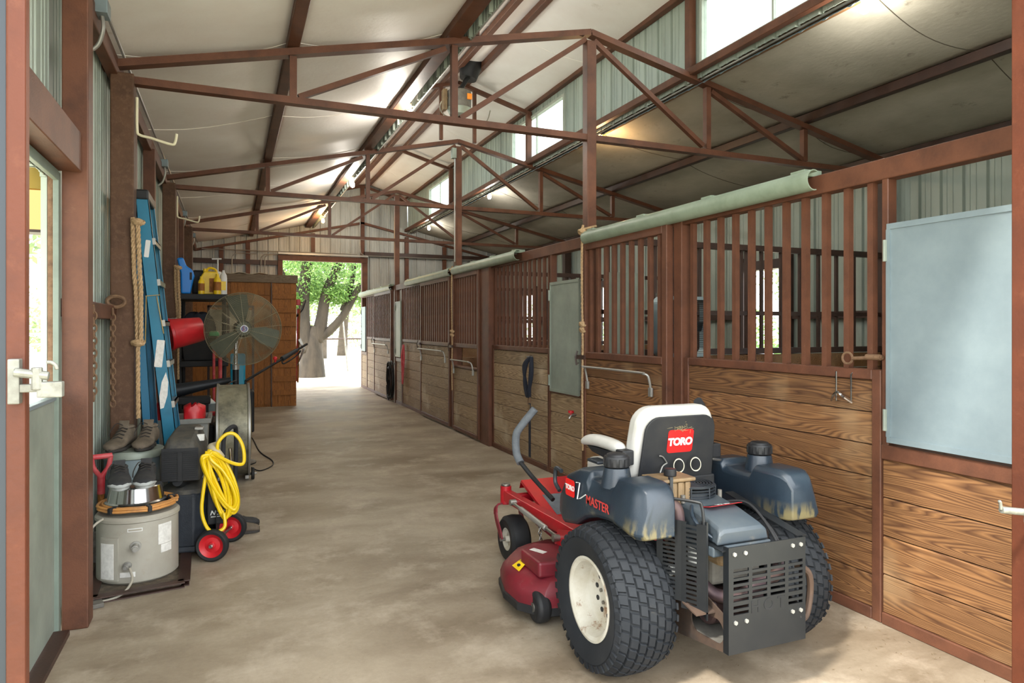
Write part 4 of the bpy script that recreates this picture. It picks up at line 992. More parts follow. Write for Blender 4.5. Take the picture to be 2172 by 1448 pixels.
# tray of angle iron
P4 = [(-.66, 4.02), (-.235, 4.10), (-.255, 4.72), (-.70, 4.66)]
t = thing('angle_iron_tray', 'brown angle iron frame on the floor under the beige water heater', 'tray', (-.46, 4.37, 0)); f = MB(t.location)
for i in range(4):
    a = P4[i]; b = P4[(i + 1) % 4]; f.bar((*a, .03), (*b, .03), .006, .06, up=(a[1] - b[1], b[0] - a[0], 0)); f.bar((*a, .004), (*b, .004), .05, .005)
f.build('frame', M['steel_dk'], t)
MB(t.location).prism([(-.65, 4.04), (-.25, 4.11), (-.27, 4.70), (-.69, 4.64)], .004, .018, 'Z').build('debris', M['leaves_dry'], t)
single(MB().box((-.66, 3.96, .012), (.13, .07, .022), (0, 0, .3)), 'wood_offcut', M['dust'], 'short flat board lying beside the brown door jamb', 'board', (-.66, 3.96, 0), bevel=.003)
# water heater
hx, hy = -.485, 4.38
t = thing('water_heater', 'short round beige water heater on the floor tray at the left', 'water heater', (hx, hy, .018)); o = t.location.copy()
MB(o).lathe([(0, .02), (.195, .02), (.205, .03), (.205, .345), (.212, .350), (.212, .365), (.200, .378), (0, .382)], (hx, hy, 0), 48).build('tank', M['heater'], t, smooth=True)
def on_cyl(deg, z, r=.206): a = math.radians(deg); return (hx + r * math.cos(a), hy + r * math.sin(a), z), (PI / 2, 0, a + PI / 2)
def hpatch(name, deg, z, w_, h_, m, th=.002, r=.2055):
    n = 8; A = []; mb = MB(o)
    for q in range(n):
        a0 = math.radians(deg) + (q / n - .5) * w_ / r; a1 = math.radians(deg) + ((q + 1) / n - .5) * w_ / r
        mb.loft([[(hx + rr * math.cos(a), hy + rr * math.sin(a), zz) for a, rr in ((a0, r), (a1, r), (a1, r + th), (a0, r + th))] for zz in (z - h_ / 2, z + h_ / 2)])
    return mb.build(name, m, t)
hpatch('access_panel', 236, .16, .10, .23, M['heater'], .014)
hpatch('rating_label', 234, .15, .075, .19, M['label'], .0155)
hpatch('paper_label', 316, .265, .085, .11, M['label']); hpatch('paper_label', 318, .185, .07, .045, M['label'])
hpatch('small_label', 272, .312, .072, .018, M['white']); hpatch('small_label', 272, .312, .064, .010, M['grey_cord'], .0026)
hpatch('lower_label', 262, .075, .075, .026, M['label'])
for deg, z, l, r in ((273, .225, .05, .018), (262, .125, .03, .014)):
    a = math.radians(deg); d = V((math.cos(a), math.sin(a), 0)); c = V((hx, hy, z))
    MB(o).cyl(c + d * .2, c + d * .212, r * 1.5, n=20).cyl(c + d * .2, c + d * (.21 + l), r, n=14).cyl(c + d * (.2 + l), c + d * (.222 + l), r * .7, n=10).build('valve', M['conduit'], t, smooth=True)
MB(o).tube(spline([(hx - .15, hy - .15, .375), (hx - .20, hy - .19, .33), (hx - .215, hy - .22, .20), (hx - .21, hy - .26, .06), (hx - .16, hy - .36, .012), (hx - .05, hy - .34, .015), (hx - .0, hy - .27, .06), (hx - .015, hy - .235, .12)], 7), .0065, 8).build('power_cord', M['grey_cord'], t, smooth=True)
# coil of extension cord on it
q = []
for k in range(4 * 26):
    a = 2 * PI * k / 26; r_ = .196 - .012 * (k // 26 % 3) + .004 * math.sin(k * .9); q.append((hx + r_ * math.cos(a), hy + r_ * math.sin(a), .409 + .013 * (k // 52) + .002 * math.sin(k * 1.7)))
c = MB().tube(q, .0075, 8); 
for k in range(26 * 2):
    pass
t = thing('cord_coil', 'coiled orange extension cord lying on top of the water heater', 'extension cord', (hx, hy, .40))
MB(t.location).tube(q, .0078, 8).build('cord', M['cord_or'], t, smooth=True)
for deg in (236, 292, 20):
    a = math.radians(deg); MB(t.location).box((hx + .185 * math.cos(a), hy + .185 * math.sin(a), .416), (.06, .02, .034), (0, 0, a)).build('tie', M['blackdust'], t, bevel=.004)
c.bm.free()
bx, by = hx - .012, hy + .01
single(MB().lathe([(.150, 0), (.156, .003), (.150, .007), (.144, .010), (.130, .085), (.122, .091), (0, .091), (0, .087), (.120, .087), (.126, .083), (.141, .006)], (bx, by, .427), 56), 'steel_bowl', M['chrome'], 'upturned stainless steel bowl resting on the orange cord coil', 'bowl', (bx, by, .427), smooth=True)
# shoes
def shoe(label, loc, rz, body, toe, cat='shoe', high=0, group=None, sx=1.0):
    t = thing('shoe' if not high else 'work_boot', label, cat, loc, rz, group); t.scale = (sx, 1, 1.08)
    L, W = .285, .10
    st = [(-.135, .030, .0, .055 + high * .6), (-.125, .036, .0, .078 + high), (-.09, .038, .0, .088 + high), (-.05, .037, .0, .086 + high * .9), (-.02, .038, 0, .080 + high * .5), (.02, .042, 0, .066), (.06, .047, 0, .052), (.10, .046, 0, .044), (.125, .036, 0, .036), (.143, .015, 0, .022)]
    st = [tuple(lerp(st[i][c], st[i + 1][c], u / 3) for c in range(4)) for i in range(len(st) - 1) for u in range(3)] + [st[-1]]
    secs = []
    for x, w_, z0, h_ in st:
        s_ = []
        for k in range(28):
            a = 2 * PI * k / 28; cx = math.cos(a); sz = math.sin(a)
            s_.append((w_ * cx * (1 if sz < .3 else 1 - .35 * (sz - .3)), x, .012 + h_ / 2 + h_ / 2 * (abs(sz) ** .8) * (1 if sz > 0 else -1)))
        secs.append(s_)
    MB().loft(secs).build('upper', body, t, smooth='all')
    out = []
    for k in range(28):
        a = 2 * PI * k / 28; y = .142 * math.sin(a); w_ = .041 + .008 * math.sin(a) - (.008 if -.4 < math.sin(a) < .2 else 0); out.append((w_ * math.cos(a), y + .003))
    MB().prism(out, 0, .02, 'Z').build('sole', toe if toe == M['shoe_toe'] else M['sole'], t, bevel=.004, smooth=True)
    if toe == M['shoe_toe']:
        s2 = [[(p[0] * 1.05, p[1] + .003, .012 + (p[2] - .012) * min(.84, .3 + .1 * q)) for p in s_] for q, s_ in enumerate(secs[18:])]
        MB().loft(s2).build('toe_cap', toe, t, smooth='all')
    # opening collar, tongue and laces
    z = .09 + high
    MB().lathe([(.022, 0), (.036, 0), (.038, .01), (.030, .018), (.020, .012)], (0, -.085, z - .012), 20, closed=True).xf(Matrix.Translation((0, -.085, 0)) @ Matrix.Diagonal((.95, 1.35, 1, 1)) @ Matrix.Translation((0, .085, 0))).build('collar', body, t, smooth='all')
    MB().loft([[(-.02, -.045, z - .02), (.02, -.045, z - .02), (.02, -.038, z - .022), (-.02, -.038, z - .022)], [(-.024, -.055, z + .035), (.024, -.055, z + .035), (.024, -.047, z + .037), (-.024, -.047, z + .037)]]).build('tongue', body, t, bevel=.002)
    lc = MB()
    for k in range(5):
        y = -.035 + k * .022; zz = .012 + (.088 + high * .55 * (1 - k / 4) - .0075 * k - .004 * max(0, k - 1)) + .001
        lc.tube([(-.022, y, zz - .008), (0, y + .006, zz + .001), (.022, y + .012, zz - .008)], .0028, 6).tube([(.022, y, zz - .008), (0, y + .006, zz + .0015), (-.022, y + .012, zz - .008)], .0028, 6)
    lc.tube(spline([(0, -.03, z + .01), (.03, -.03, z + .02), (.05, -.01, z - .02), (.052, .01, z - .05)], 5), .0025, 6).build('laces', M['lace'], t, smooth=True)
    return t
zb = .520
shoe('charcoal sneaker with pale toe on the steel bowl, the left one', (hx - .088, hy - .035, zb), PI + .14, M['shoe_blk'], M['shoe_toe'], sx=1.22)
shoe('charcoal sneaker with pale toe on the steel bowl, the right one', (hx + .040, hy - .025, zb), PI + .02, M['shoe_blk'], M['shoe_toe'], sx=1.22)
# metal can with boots
cx, cy = -.577, 5.0
t = thing('metal_can', 'round galvanised can with a lid behind the water heater', 'can', (cx, cy, 0)); o = t.location.copy()
MB(o).lathe([(0, 0), (.165, 0), (.165, .20), (.170, .205), (.165, .21), (.168, .60), (0, .60)], (cx, cy, 0), 40).build('body', M['galv'], t, smooth=True)
MB(o).lathe([(.170, .575), (.182, .58), (.182, .61), (.170, .625), (.06, .632), (0, .632)], (cx, cy, 0), 40).build('lid', M['galv_green'], t, smooth=True)
shoe('dusty brown work boot on the metal can, the left one', (cx - .07, cy - .05, .632), PI - .30, M['leather'], M['sole'], 'boot', .035, sx=1.3)
shoe('dusty brown work boot on the metal can, the right one', (cx + .075, cy - .05, .632), PI - .16, M['leather'], M['sole'], 'boot', .035, sx=1.3)
# shovel with red D handle
t = thing('spade', 'spade with a red D-shaped handle between the wall and the water heater', 'spade', (-.71, 4.66, 0)); o = t.location.copy()
MB(o).cyl((-.71, 4.66, .18), (-.71, 4.66, .47), .018, n=14).build('shaft', M['wood_cab'], t, smooth=True)
MB(o).tube(spline([(-.71, 4.66, .45), (-.71, 4.66, .51), (-.745, 4.645, .575), (-.757, 4.64, .64)], 5), .014, 10).tube(spline([(-.71, 4.66, .45), (-.71, 4.66, .51), (-.675, 4.675, .575), (-.663, 4.68, .64)], 5), .014, 10).cyl((-.762, 4.638, .64), (-.658, 4.682, .64), .016, n=12).cyl((-.71, 4.66, .42), (-.71, 4.66, .52), .021, n=12).build('handle', M['redfade'], t, smooth=True)
MB(o).prism([(-.79, .2), (-.63, .2), (-.63, .04), (-.71, .0), (-.79, .04)], 4.655, 4.662, 'Y').build('blade', M['raw_steel'], t, bevel=.002)
# air compressor
ax, ay = -.245, 4.78
t = thing('air_compressor', 'upright dark air compressor with red wheels beside the water heater', 'air compressor', (ax, ay, 0)); o = t.location.copy()
R8 = lambda r, z, n=8, a0=.2: [(ax + r * math.cos(a0 + 2 * PI * k / n), ay + r * math.sin(a0 + 2 * PI * k / n), z) for k in range(n)]
MB(o).loft([R8(.160, .045), R8(.17, .06), R8(.17, .37), R8(.16, .385)]).build('tank_shell', M['comp'], t, bevel=.008)
MB(o).lathe([(.158, .38), (.15, .405), (.11, .43), (0, .44)], (ax, ay, 0), 32).build('tank_dome', M['shroud'], t, smooth=True)
MB(o).loft([R8(.19, .03), R8(.195, .04), R8(.19, .065), R8(.172, .068)]).build('foot_ring', M['comp'], t, bevel=.004)
rz = Matrix.Translation((-.285, 4.585, 0)) @ Euler((0, 0, -.08)).to_matrix().to_4x4()
w2 = .108
def ss(y, g, top, zb=.47): return [(-w2 * g, y, zb), (w2 * g, y, zb), (w2 * g, y, lerp(zb, top, .62)), (w2 * .62 * g, y, top), (-w2 * .62 * g, y, top), (-w2 * g, y, lerp(zb, top, .62))]
MB(o).loft([ss(0, .96, .685), ss(.02, 1.05, .715), ss(.05, 1.08, .73), ss(.30, 1.05, .755), ss(.42, .98, .76), ss(.46, .85, .74)]).xf(rz).build('motor_shroud', M['shroud'], t, bevel=.012, smooth=True)
gr = MB(o)
for k in range(14):
    z = .485 + k * .0125
    for e in (-1, 1): gr.lo((e * .016, -.008, z), (e * .094, .004, z + .006))
gr.lo((-.012, -.010, .475), (.012, .004, .65)).xf(rz).build('grille', M['black'], t)
MB(o).lo((-.102, -.002, .474), (.102, .002, .672)).xf(rz).build('grille_back', M['blackdust'], t, bevel=.01)
MB(o).lo((.075, .14, .69), (.118, .17, .73)).xf(rz).build('warning_tag', M['label'], t, bevel=.003)
MB(o).lo((.05, .24, .745), (.10, .29, .762)).xf(rz).build('shroud_clip', M['conduit'], t, bevel=.003)
MB(o).cyl((-.30, 4.60, .47), (-.25, 4.80, .40), .03, n=12).build('pump_stem', M['blackdust'], t, smooth=True)
for wx, wy in ((-.105, 4.475), (.002, 4.84)):
    d = V((.107, .365, 0)).normalized(); c = V((wx, wy, .097))
    wh = bpy.data.objects.new('wheel', None); COL.objects.link(wh); wh.parent = t; wh.location = c - o; wh.rotation_euler = (0, 0, math.atan2(d.y, d.x) + PI)
    MB().lathe([(.070, -.022), (.085, -.024), (.095, -.014), (.097, 0), (.095, .014), (.085, .024), (.070, .022)], n=40, axis='X', closed=True).build('tyre', M['blackdust'], wh, smooth=True)
    MB().lathe([(0, .006), (.018, .006), (.022, .0), (.045, -.004), (.062, .012), (.072, .02), (.072, -.02), (.06, -.016), (.0, -.01)], n=36, axis='X').build('rim', M['redplas'], wh, smooth=True)
    MB().cyl((-.02, 0, 0), (.026, 0, 0), .012, n=10).build('axle_cap', M['chrome'], wh, smooth=True)
MB(o).cyl((-.115, 4.44, .097), (.008, 4.86, .097), .009, n=8).build('axle', M['raw_steel'], t, smooth=True)
MB(o).prism([(4.52, .08), (4.80, .08), (4.80, .33), (4.52, .36)], -.085, -.080, 'X').build('side_panel', M['black'], t, bevel=.003)
MB(o).lo((-.135, 4.585, .19), (-.02, 4.68, .43)).build('badge_plate', M['black'], t, bevel=.006)
text('panel_lettering', 'NOR', .038, (-.078 - o.x, 4.583 - o.y, .262), (PI / 2, 0, 0), M['white'], t, shear=.3, off=.0008)
MB(o).lo((-.115, 4.583, .236), (-.04, 4.585, .242)).build('badge_line', M['white'], t)
hq = spline([(-.05, 4.60, .30), (-.045, 4.61, .60), (-.04, 4.62, .72), (-.01, 4.66, .765), (.02, 4.74, .765), (.03, 4.80, .72), (.03, 4.82, .55), (.02, 4.80, .3)], 6)
MB(o).tube(hq, .014, 10).build('handle', M['gripblk'], t, smooth=True)
MB(o).tube(spline([(-.06, 4.58, .60), (-.085, 4.56, .64), (-.11, 4.60, .66), (-.09, 4.66, .66)], 5), .028, 10).build('cover_cloth', M['cream'], t, smooth=True)
MB(o).cyl((-.0, 4.62, .55), (-.005, 4.61, .65), .01, n=10).build('air_fitting', M['chrome'], t, smooth=True)
# yellow air hose
random.seed(3)
q = []
for k in range(9):
    T = V((-.135 + .025 * math.sin(k * 1.7), 0, .655 - .012 * (k % 4))); B = V((-.005 + .03 * math.sin(k * 2.3), 0, .275 + .035 * math.cos(k * 1.9)))
    mid = (T + B) / 2; mj = (B - T) / 2; mn = V((-mj.z, 0, mj.x)).normalized() * (.026 + .026 * abs(math.sin(k * 1.37))); yy = 4.53 - .006 * (k % 4)
    for a in range(10):
        an = PI + 2 * PI * a / 10; p = mid + mj * math.cos(an) + mn * math.sin(an) * (1.25 if math.sin(an) > 0 else .8); q.append((p.x, yy - .012 * math.sin(an * .5 + k), p.z))
q += [(-.10, 4.52, .64), (.0, 4.50, .58), (.065, 4.51, .565), (.075, 4.52, .62), (.06, 4.54, .69), (.02, 4.55, .745), (-.03, 4.55, .745), (-.075, 4.55, .69), (-.07, 4.55, .61)]
t = thing('air_hose', 'bundle of yellow air hose hanging from the compressor handle', 'hose', (-.08, 4.5, .4))
MB(t.location).tube(spline(q, 7), .0105, 8).build('hose', M['hose_y'], t, smooth=True)
MB(t.location).tube(spline([(-.125, 4.53, .60), (-.15, 4.52, .45), (-.162, 4.50, .30), (-.13, 4.48, .20), (-.08, 4.475, .175), (-.035, 4.48, .20), (-.04, 4.49, .28)], 7), .0105, 8).build('hose_loop', M['hose_y'], t, smooth=True)
# black clogs behind the compressor
shoe('dark clog on the floor behind the compressor, farther of the pair', (.045, 5.16, 0), -PI / 2 + .15, M['shoe_blk'], M['sole'])
shoe('dark clog on the floor behind the compressor wheel, nearer of the pair', (.04, 5.02, 0), -PI / 2 - .1, M['leather'], M['sole'])
# tote with red bags
def bin_(name, label, cat, x0, x1, y0, y1, h, m, taper=.03, lip=.02):
    t = thing(name, label, cat, ((x0 + x1) / 2, (y0 + y1) / 2, 0)); o = t.location.copy()
    r = lambda e, z: [(x0 + e, y0 + e, z), (x1 - e, y0 + e, z), (x1 - e, y1 - e, z), (x0 + e, y1 - e, z)]
    MB(o).loft([r(taper, 0), r(0, h), r(.008, h), r(taper + .008, .01)]).build('body', m, t, bevel=.012, smooth=True)
    l = MB(o); l.loft([r(-lip, h - .035), r(-lip, h), r(.006, h), r(.004, h - .03), r(-lip + .004, h - .035)], caps=False); l.build('rim', m, t, bevel=.003)
    return t
bin_('storage_tote', 'tall grey plastic tote behind the compressor with red bags in it', 'tote', -.59, -.165, 5.88, 6.27, .69, M['tote'])
def bag(label, c, sx, sy, h, m, seed):
    rs = random.Random(seed)
    def fn(i, j):
        a = 2 * PI * i; v = j; r = 1 if v < .93 else 1 - (v - .93) * 9
        wob = 1 + .07 * math.sin(3 * a + seed) + .05 * math.sin(7 * a + v * 9)
        return (c[0] + sx * r * wob * math.copysign(abs(math.cos(a)) ** .6, math.cos(a)), c[1] + sy * max(.15, 1 - v * .5) * wob * math.copysign(abs(math.sin(a)) ** .6, math.sin(a)), c[2] + h * v + .012 * math.sin(5 * a + seed))
    return single(MB().grid(32, 12, fn), 'plastic_bag', m, label, 'bag', (c[0], c[1], c[2]), smooth='all')
b_ = bag('shiny red bag sticking out of the tote right of the ladder', (-.275, 6.05, .5), .078, .16, .285, M['redplas'], 1)
bag('red bag sticking out of the tote left of the ladder', (-.48, 6.07, .5), .072, .15, .315, M['redplas'], 4)
# ladder
t = thing('step_ladder', 'blue fibreglass step ladder folded and leaned against the left post', 'ladder', (-.45, 5.5, 0)); o = t.location.copy()
def rail(xa, za, xb, zb_, y, w_, m, name='side_rail'):
    MB(o).bar((xa, y, za), (xb, y, zb_), .012, w_, up=(0, 1, 0)).build(name, m, t) if False else None
def chan(x0, z0, x1, z1, y, w_, dy, m, name='side_rail', s=1):
    d = V((x1 - x0, 0, z1 - z0)).normalized(); n = V((-d.z, 0, d.x)) * (w_ / 2)
    mb = MB(o); th = .005
    a, b = V((x0, y, z0)), V((x1, y, z1))
    def slab(e0, e1, ya, yb):
        mb.loft([[(p + n * e0 + V((0, ya, 0))), (p + n * e1 + V((0, ya, 0))), (p + n * e1 + V((0, yb, 0))), (p + n * e0 + V((0, yb, 0)))] for p in (a, b)])
    slab(-1, 1, 0, th); slab(-1, -1 + .12, 0, dy * s); slab(1 - .12, 1, 0, dy * s)
    return mb.build(name, m, t)
TX, TZ = -.575, 2.30
for y, s in ((5.36, 1), (5.80, -1)):
    chan(-.335, .02, TX, TZ, y, .085, .028, M['ladderblue'], s=s)
    chan(-.50, .02, TX - .055, TZ - .05, y, .055, .028, M['ladderblue_dk'], s=s)
for k in range(7):
    f_ = (k + 1) / 8; x = lerp(-.335, TX, f_); z = lerp(.02, TZ, f_)
    MB(o).lo((x - .035, 5.366, z - .004), (x + .055, 5.794, z + .004)).lo((x + .045, 5.366, z - .03), (x + .055, 5.794, z + .004)).build('step', M['raw_steel'], t)
    MB(o).box((x + .048, 5.362, z - .012), (.02, .010, .045), (0, -.1, 0)).build('step_bracket', M['conduit'], t)
MB(o).lo((TX - .10, 5.35, TZ - .01), (TX + .045, 5.80, TZ + .06)).build('top_cap', M['black'], t, bevel=.012)
for x in (-.33, -.50):
    for y in (5.375, 5.79): MB(o).lo((x - .045, y - .02, 0), (x + .045, y + .02, .03)).build('foot', M['black'], t, bevel=.005)
def sticker(x, z, w_, h_, m, name='sticker', poly=None):
    pl = poly or rrect(w_, h_, .006); mb = MB(); mb.prism(pl, 0, .001, 'Z'); s_ = mb.build(name, m, t)
    s_.location = (x - o.x, 5.3585 - o.y, z); s_.rotation_euler = (PI / 2, -math.atan2(TX + .335, TZ) * -1 * -1, 0); return s_
lx = lambda z: lerp(-.335, TX, z / 2.3)
sticker(lx(1.22), 1.22, .05, .19, M['label'], 'paper_sticker')
sticker(lx(.96), .96, .05, .2, M['label'], 'torn_sticker', [(.0, .13), (.022, .06), (.026, -.03), (.012, -.12), (-.01, -.13), (-.024, -.04), (-.02, .06)])
sticker(lx(1.95), 1.95, .03, .12, M['white'], 'paper_sticker')
MB(o).bar((lx(1.62) - .045, 5.355, 1.62), (lx(1.62) + .045, 5.355, 1.63), .004, .025, up=(0, 1, 0)).bar((lx(1.62) - .04, 5.355, 1.62), (lx(1.62) - .045, 5.355, 1.30), .004, .022, up=(0, 1, 0)).bar((lx(1.62) + .025, 5.355, 1.62), (lx(1.3) + .035, 5.355, 1.36), .004, .022, up=(0, 1, 0)).build('spreader_brace', M['gold'], t)
# drum fan
dx, dy, dz = .02, 6.86, .455
t = thing('drum_fan', 'steel barrel fan on small wheels seen from its side, dirty', 'drum fan', (dx, dy, 0)); o = t.location.copy()
MB(o).lathe([(.415, -.13), (.425, -.13), (.425, -.12), (.416, -.115), (.416, .115), (.425, .12), (.425, .13), (.415, .13)], (dx, dy, dz), 56, axis='X').build('housing', M['drum'], t, smooth=True, solid=.003)
for e in (-1, 1):
    MB(o).lathe([(.422, -.008), (.432, -.008), (.432, .008), (.422, .008)], (dx + e * .132, dy, dz), 56, axis='X', closed=True).build('rim', M['conduit'], t, smooth=True)
    g = MB(o)
    for k in range(1, 12): g.tube([(dx + e * (.135 + .02 * (1 - (k / 12) ** 2)), dy + .036 * k * math.cos(a), dz + .036 * k * math.sin(a)) for a in [2 * PI * i / 36 for i in range(36)]], .0022, 4, closed=True)
    for k in range(8): a = PI * k / 4; g.cyl((dx + e * .155, dy, dz), (dx + e * .135, dy + .42 * math.cos(a), dz + .42 * math.sin(a)), .003, n=5)
    g.build('wire_guard', M['guardwire'], t)
MB(o).cyl((dx - .09, dy, dz), (dx + .05, dy, dz), .08, n=20).build('motor', M['blackdust'], t, smooth=True)
for k in range(3):
    a = 2 * PI * k / 3; MB(o).box((dx + .07, dy + .22 * math.cos(a), dz + .22 * math.sin(a)), (.006, .32, .17), (a, 0, .0)).xf(Matrix()).build('blade', M['fanblade'], t, bevel=.002)
MB(o).tube([(dx - .16, dy + .12, .06), (dx + .15, dy - .12, .055)], .012, 8).cyl((dx - .17, dy - .10, .055), (dx + .20, dy - .10, .055), .010, n=8).lo((dx - .13, dy - .2, .03), (dx - .10, dy + .2, .06)).lo((dx + .10, dy - .2, .03), (dx + .13, dy + .2, .06)).build('stand', M['raw_steel'], t, smooth=True)
for x in (-.17, .165): MB(o).cyl((dx + x - .012, dy - .10, .055), (dx + x + .016, dy - .10, .055), .055, n=28).build('wheel', M['blackdust'], t, smooth=True, bevel=.008)
# pedestal fan
px_, py_, pz = .115, 7.36, 1.39
t = thing('pedestal_fan', 'large round pedestal fan with a dusty wire guard', 'pedestal fan', (px_ - .07, py_ + .25, 0)); o = t.location.copy()
fx = thing('x', None, None) if False else None
g = bpy.data.objects.new('fan_head', None); COL.objects.link(g); g.parent = t; g.location = V((px_, py_, pz)) - o; g.rotation_euler = (0, 0, math.radians(4))
RF = .362
for s_, dep in (('front_guard', -1), ('back_guard', 1)):
    gm = MB()
    for k in range(4, 42):
        r_ = RF * k / 41; y = dep * (.085 - .07 * (k / 41) ** 4)
        gm.tube([(r_ * math.cos(a), y, r_ * math.sin(a)) for a in [2 * PI * i / 48 for i in range(48)]], .0014, 4, closed=True)
    for k in range(16):
        a = 2 * PI * k / 16 + .1
        gm.tube([(RF * u * math.cos(a), dep * (.087 - .07 * u ** 4), RF * u * math.sin(a)) for u in (.1, .4, .7, .85, .95, 1)], .0022, 5)
    gm.tube([(RF * math.cos(a), dep * .012, RF * math.sin(a)) for a in [2 * PI * i / 64 for i in range(64)]], .004, 6, closed=True)
    gm.build(s_, M['guardwire'], g)
for k in range(3):
    a = 2 * PI * k / 3 + 1.75; c = math.cos(a); s = math.sin(a)
    def B(u, v, w_): return (u * c - v * s, w_, u * s + v * c)
    MB().loft([[B(.07, -.03, -.01), B(.07, .03, .012), B(.07, .03, .016), B(.07, -.03, -.006)], [B(.2, -.085, -.03), B(.2, .09, .03), B(.2, .09, .034), B(.2, -.085, -.026)], [B(.33, -.09, -.03), B(.33, .10, .03), B(.33, .10, .034), B(.33, -.09, -.026)], [B(.345, -.05, -.02), B(.345, .07, .02), B(.345, .07, .024), B(.345, -.05, -.016)]]).build('blade', M['fanblade'], g, smooth=True)
MB().cyl((0, -.03, 0), (0, .03, 0), .075, n=28).build('hub', M['fanblade'], g, smooth=True, bevel=.01)
MB().cyl((0, .03, 0), (0, .24, 0), .085, n=28).build('motor', M['blackdust'], g, smooth=True, bevel=.02)
MB().cyl((0, -.098, 0), (0, -.088, 0), .037, n=32).build('badge', M['white'], g, smooth=True)
MB().cyl((0, -.1, 0), (0, -.098, 0), .031, n=32).build('badge_disc', M['navy'], g)
for k, mm in ((-1, 'red_decal'), (0, 'white'), (1, 'white')):
    MB().tube(spline([(.010 + k * .010, -.1015, .024), (-.006 + k * .008, -.1015, .010), (.006 + k * .008, -.1015, -.008), (-.012 + k * .010, -.1015, -.024)], 5), .0035, 6, flat=.4).build('badge_stripe', M[mm], g)
bx_, by_ = px_ - .07, py_ + .25
MB(o).cyl((bx_, by_, .75), (bx_, by_, 1.36), .019, n=16).build('upper_pole', M['chrome'], t, smooth=True)
MB(o).cyl((bx_, by_, .04), (bx_, by_, 1.0), .031, n=16).build('lower_pole', M['black'], t, smooth=True)
MB(o).cyl((bx_, by_, .97), (bx_, by_, 1.02), .036, n=16).build('collar', M['conduit'], t, smooth=True)
MB(o).lathe([(0, 0), (.20, 0), (.20, .012), (.15, .03), (.06, .05), (0, .05)], (bx_, by_, 0), 36).build('base', M['black'], t, smooth=True)
MB(o).tube([(bx_, by_, 1.36), (bx_ + .06, by_ - .12, 1.39)], .02, 8).build('bracket', M['raw_steel'], t, smooth=True)
single(MB().tube(spline([(.05, 7.30, .88), (-.03, 6.95, .86), (-.10, 6.62, .70), (-.125, 6.5, .5), (-.13, 6.45, .25), (-.12, 6.45, .012)], 7), .006, 8), 'extension_cord', M['black'], 'black cord draped over the barrel fan housing', 'cord', (-.1, 6.6, .3), smooth=True)
single(MB().tube(spline([(.19, 7.3, .008), (.26, 7.1, .008), (.38, 7.3, .008), (.40, 7.6, .008), (.30, 8.2, .008), (.25, 9.2, .008), (.12, 10.5, .008)], 8), .006, 8), 'extension_cord', M['black'], 'thin black cord lying on the floor behind the barrel fan', 'cord', (.3, 8, 0), smooth=True)
# red bucket
t = thing('bucket', 'red plastic bucket hanging on its side near the second post', 'bucket', (-.42, 7.62, 1.36)); t.rotation_euler = (.05, math.radians(80), .35)
MB().lathe([(0, -.0), (.118, 0), (.122, .006), (.152, .28), (.162, .285), (.162, .31), (.153, .315), (.149, .31), (.118, .012), (0, .01)], (0, 0, -.15), 40).xf(Matrix.Scale(-1, 4, (0, 0, 1))).build('shell', M['redplas'], t, smooth=True)
MB().tube([(.155 * math.cos(a), .155 * math.sin(a), -.145 - .06 * math.sin(a)) for a in [PI * i / 14 for i in range(15)]], .004, 6).build('bail', M['conduit'], t, smooth=True)
MB().prism(rrect(.075, .05, .02), 0, .001, 'Z').xf(Matrix.Translation((-.152, 0, -.095)) @ Euler((0, -PI / 2 + .1, 0)).to_matrix().to_4x4()).build('round_label', M['label'], t)
single(MB().tube([(-.70, 7.35, 1.47), (-.63, 7.42, 1.47), (-.60, 7.50, 1.43), (-.585, 7.56, 1.40)], .007, 6), 'steel_hook', M['raw_steel'], 'bent steel hook on the wall rail holding the red bucket', 'hook', (-.7, 7.4, 1.47), smooth=True)
# shelf unit
t = thing('shelf_unit', 'black plastic shelf unit against the left wall behind the fan', 'shelf unit', (-.33, 9.45, 0)); o = t.location.copy()
SXa, SXb, SYa, SYb = -.62, -.03, 9.05, 9.85
for z in (.28, .93, 1.74): MB(o).lo((SXa, SYa, z), (SXb, SYb, z + .07)).build('shelf', M['blackdust'], t, bevel=.01)
for x in (SXa + .05, SXb - .05):
    for y in (SYa + .05, SYb - .05): MB(o).cyl((x, y, 0), (x, y, 1.76), .024, n=12).build('post', M['blackdust'], t, smooth=True)
ZS = 1.81
def W(px, Y): return math.tan(0) if False else None
def atx(px, Y): k = (px - 490) / (1450 / math.cos(math.atan(596 / 1450))); return k * Y * math.cos(math.atan(596 / 1450)) / (1 - k * math.sin(math.atan(596 / 1450)))
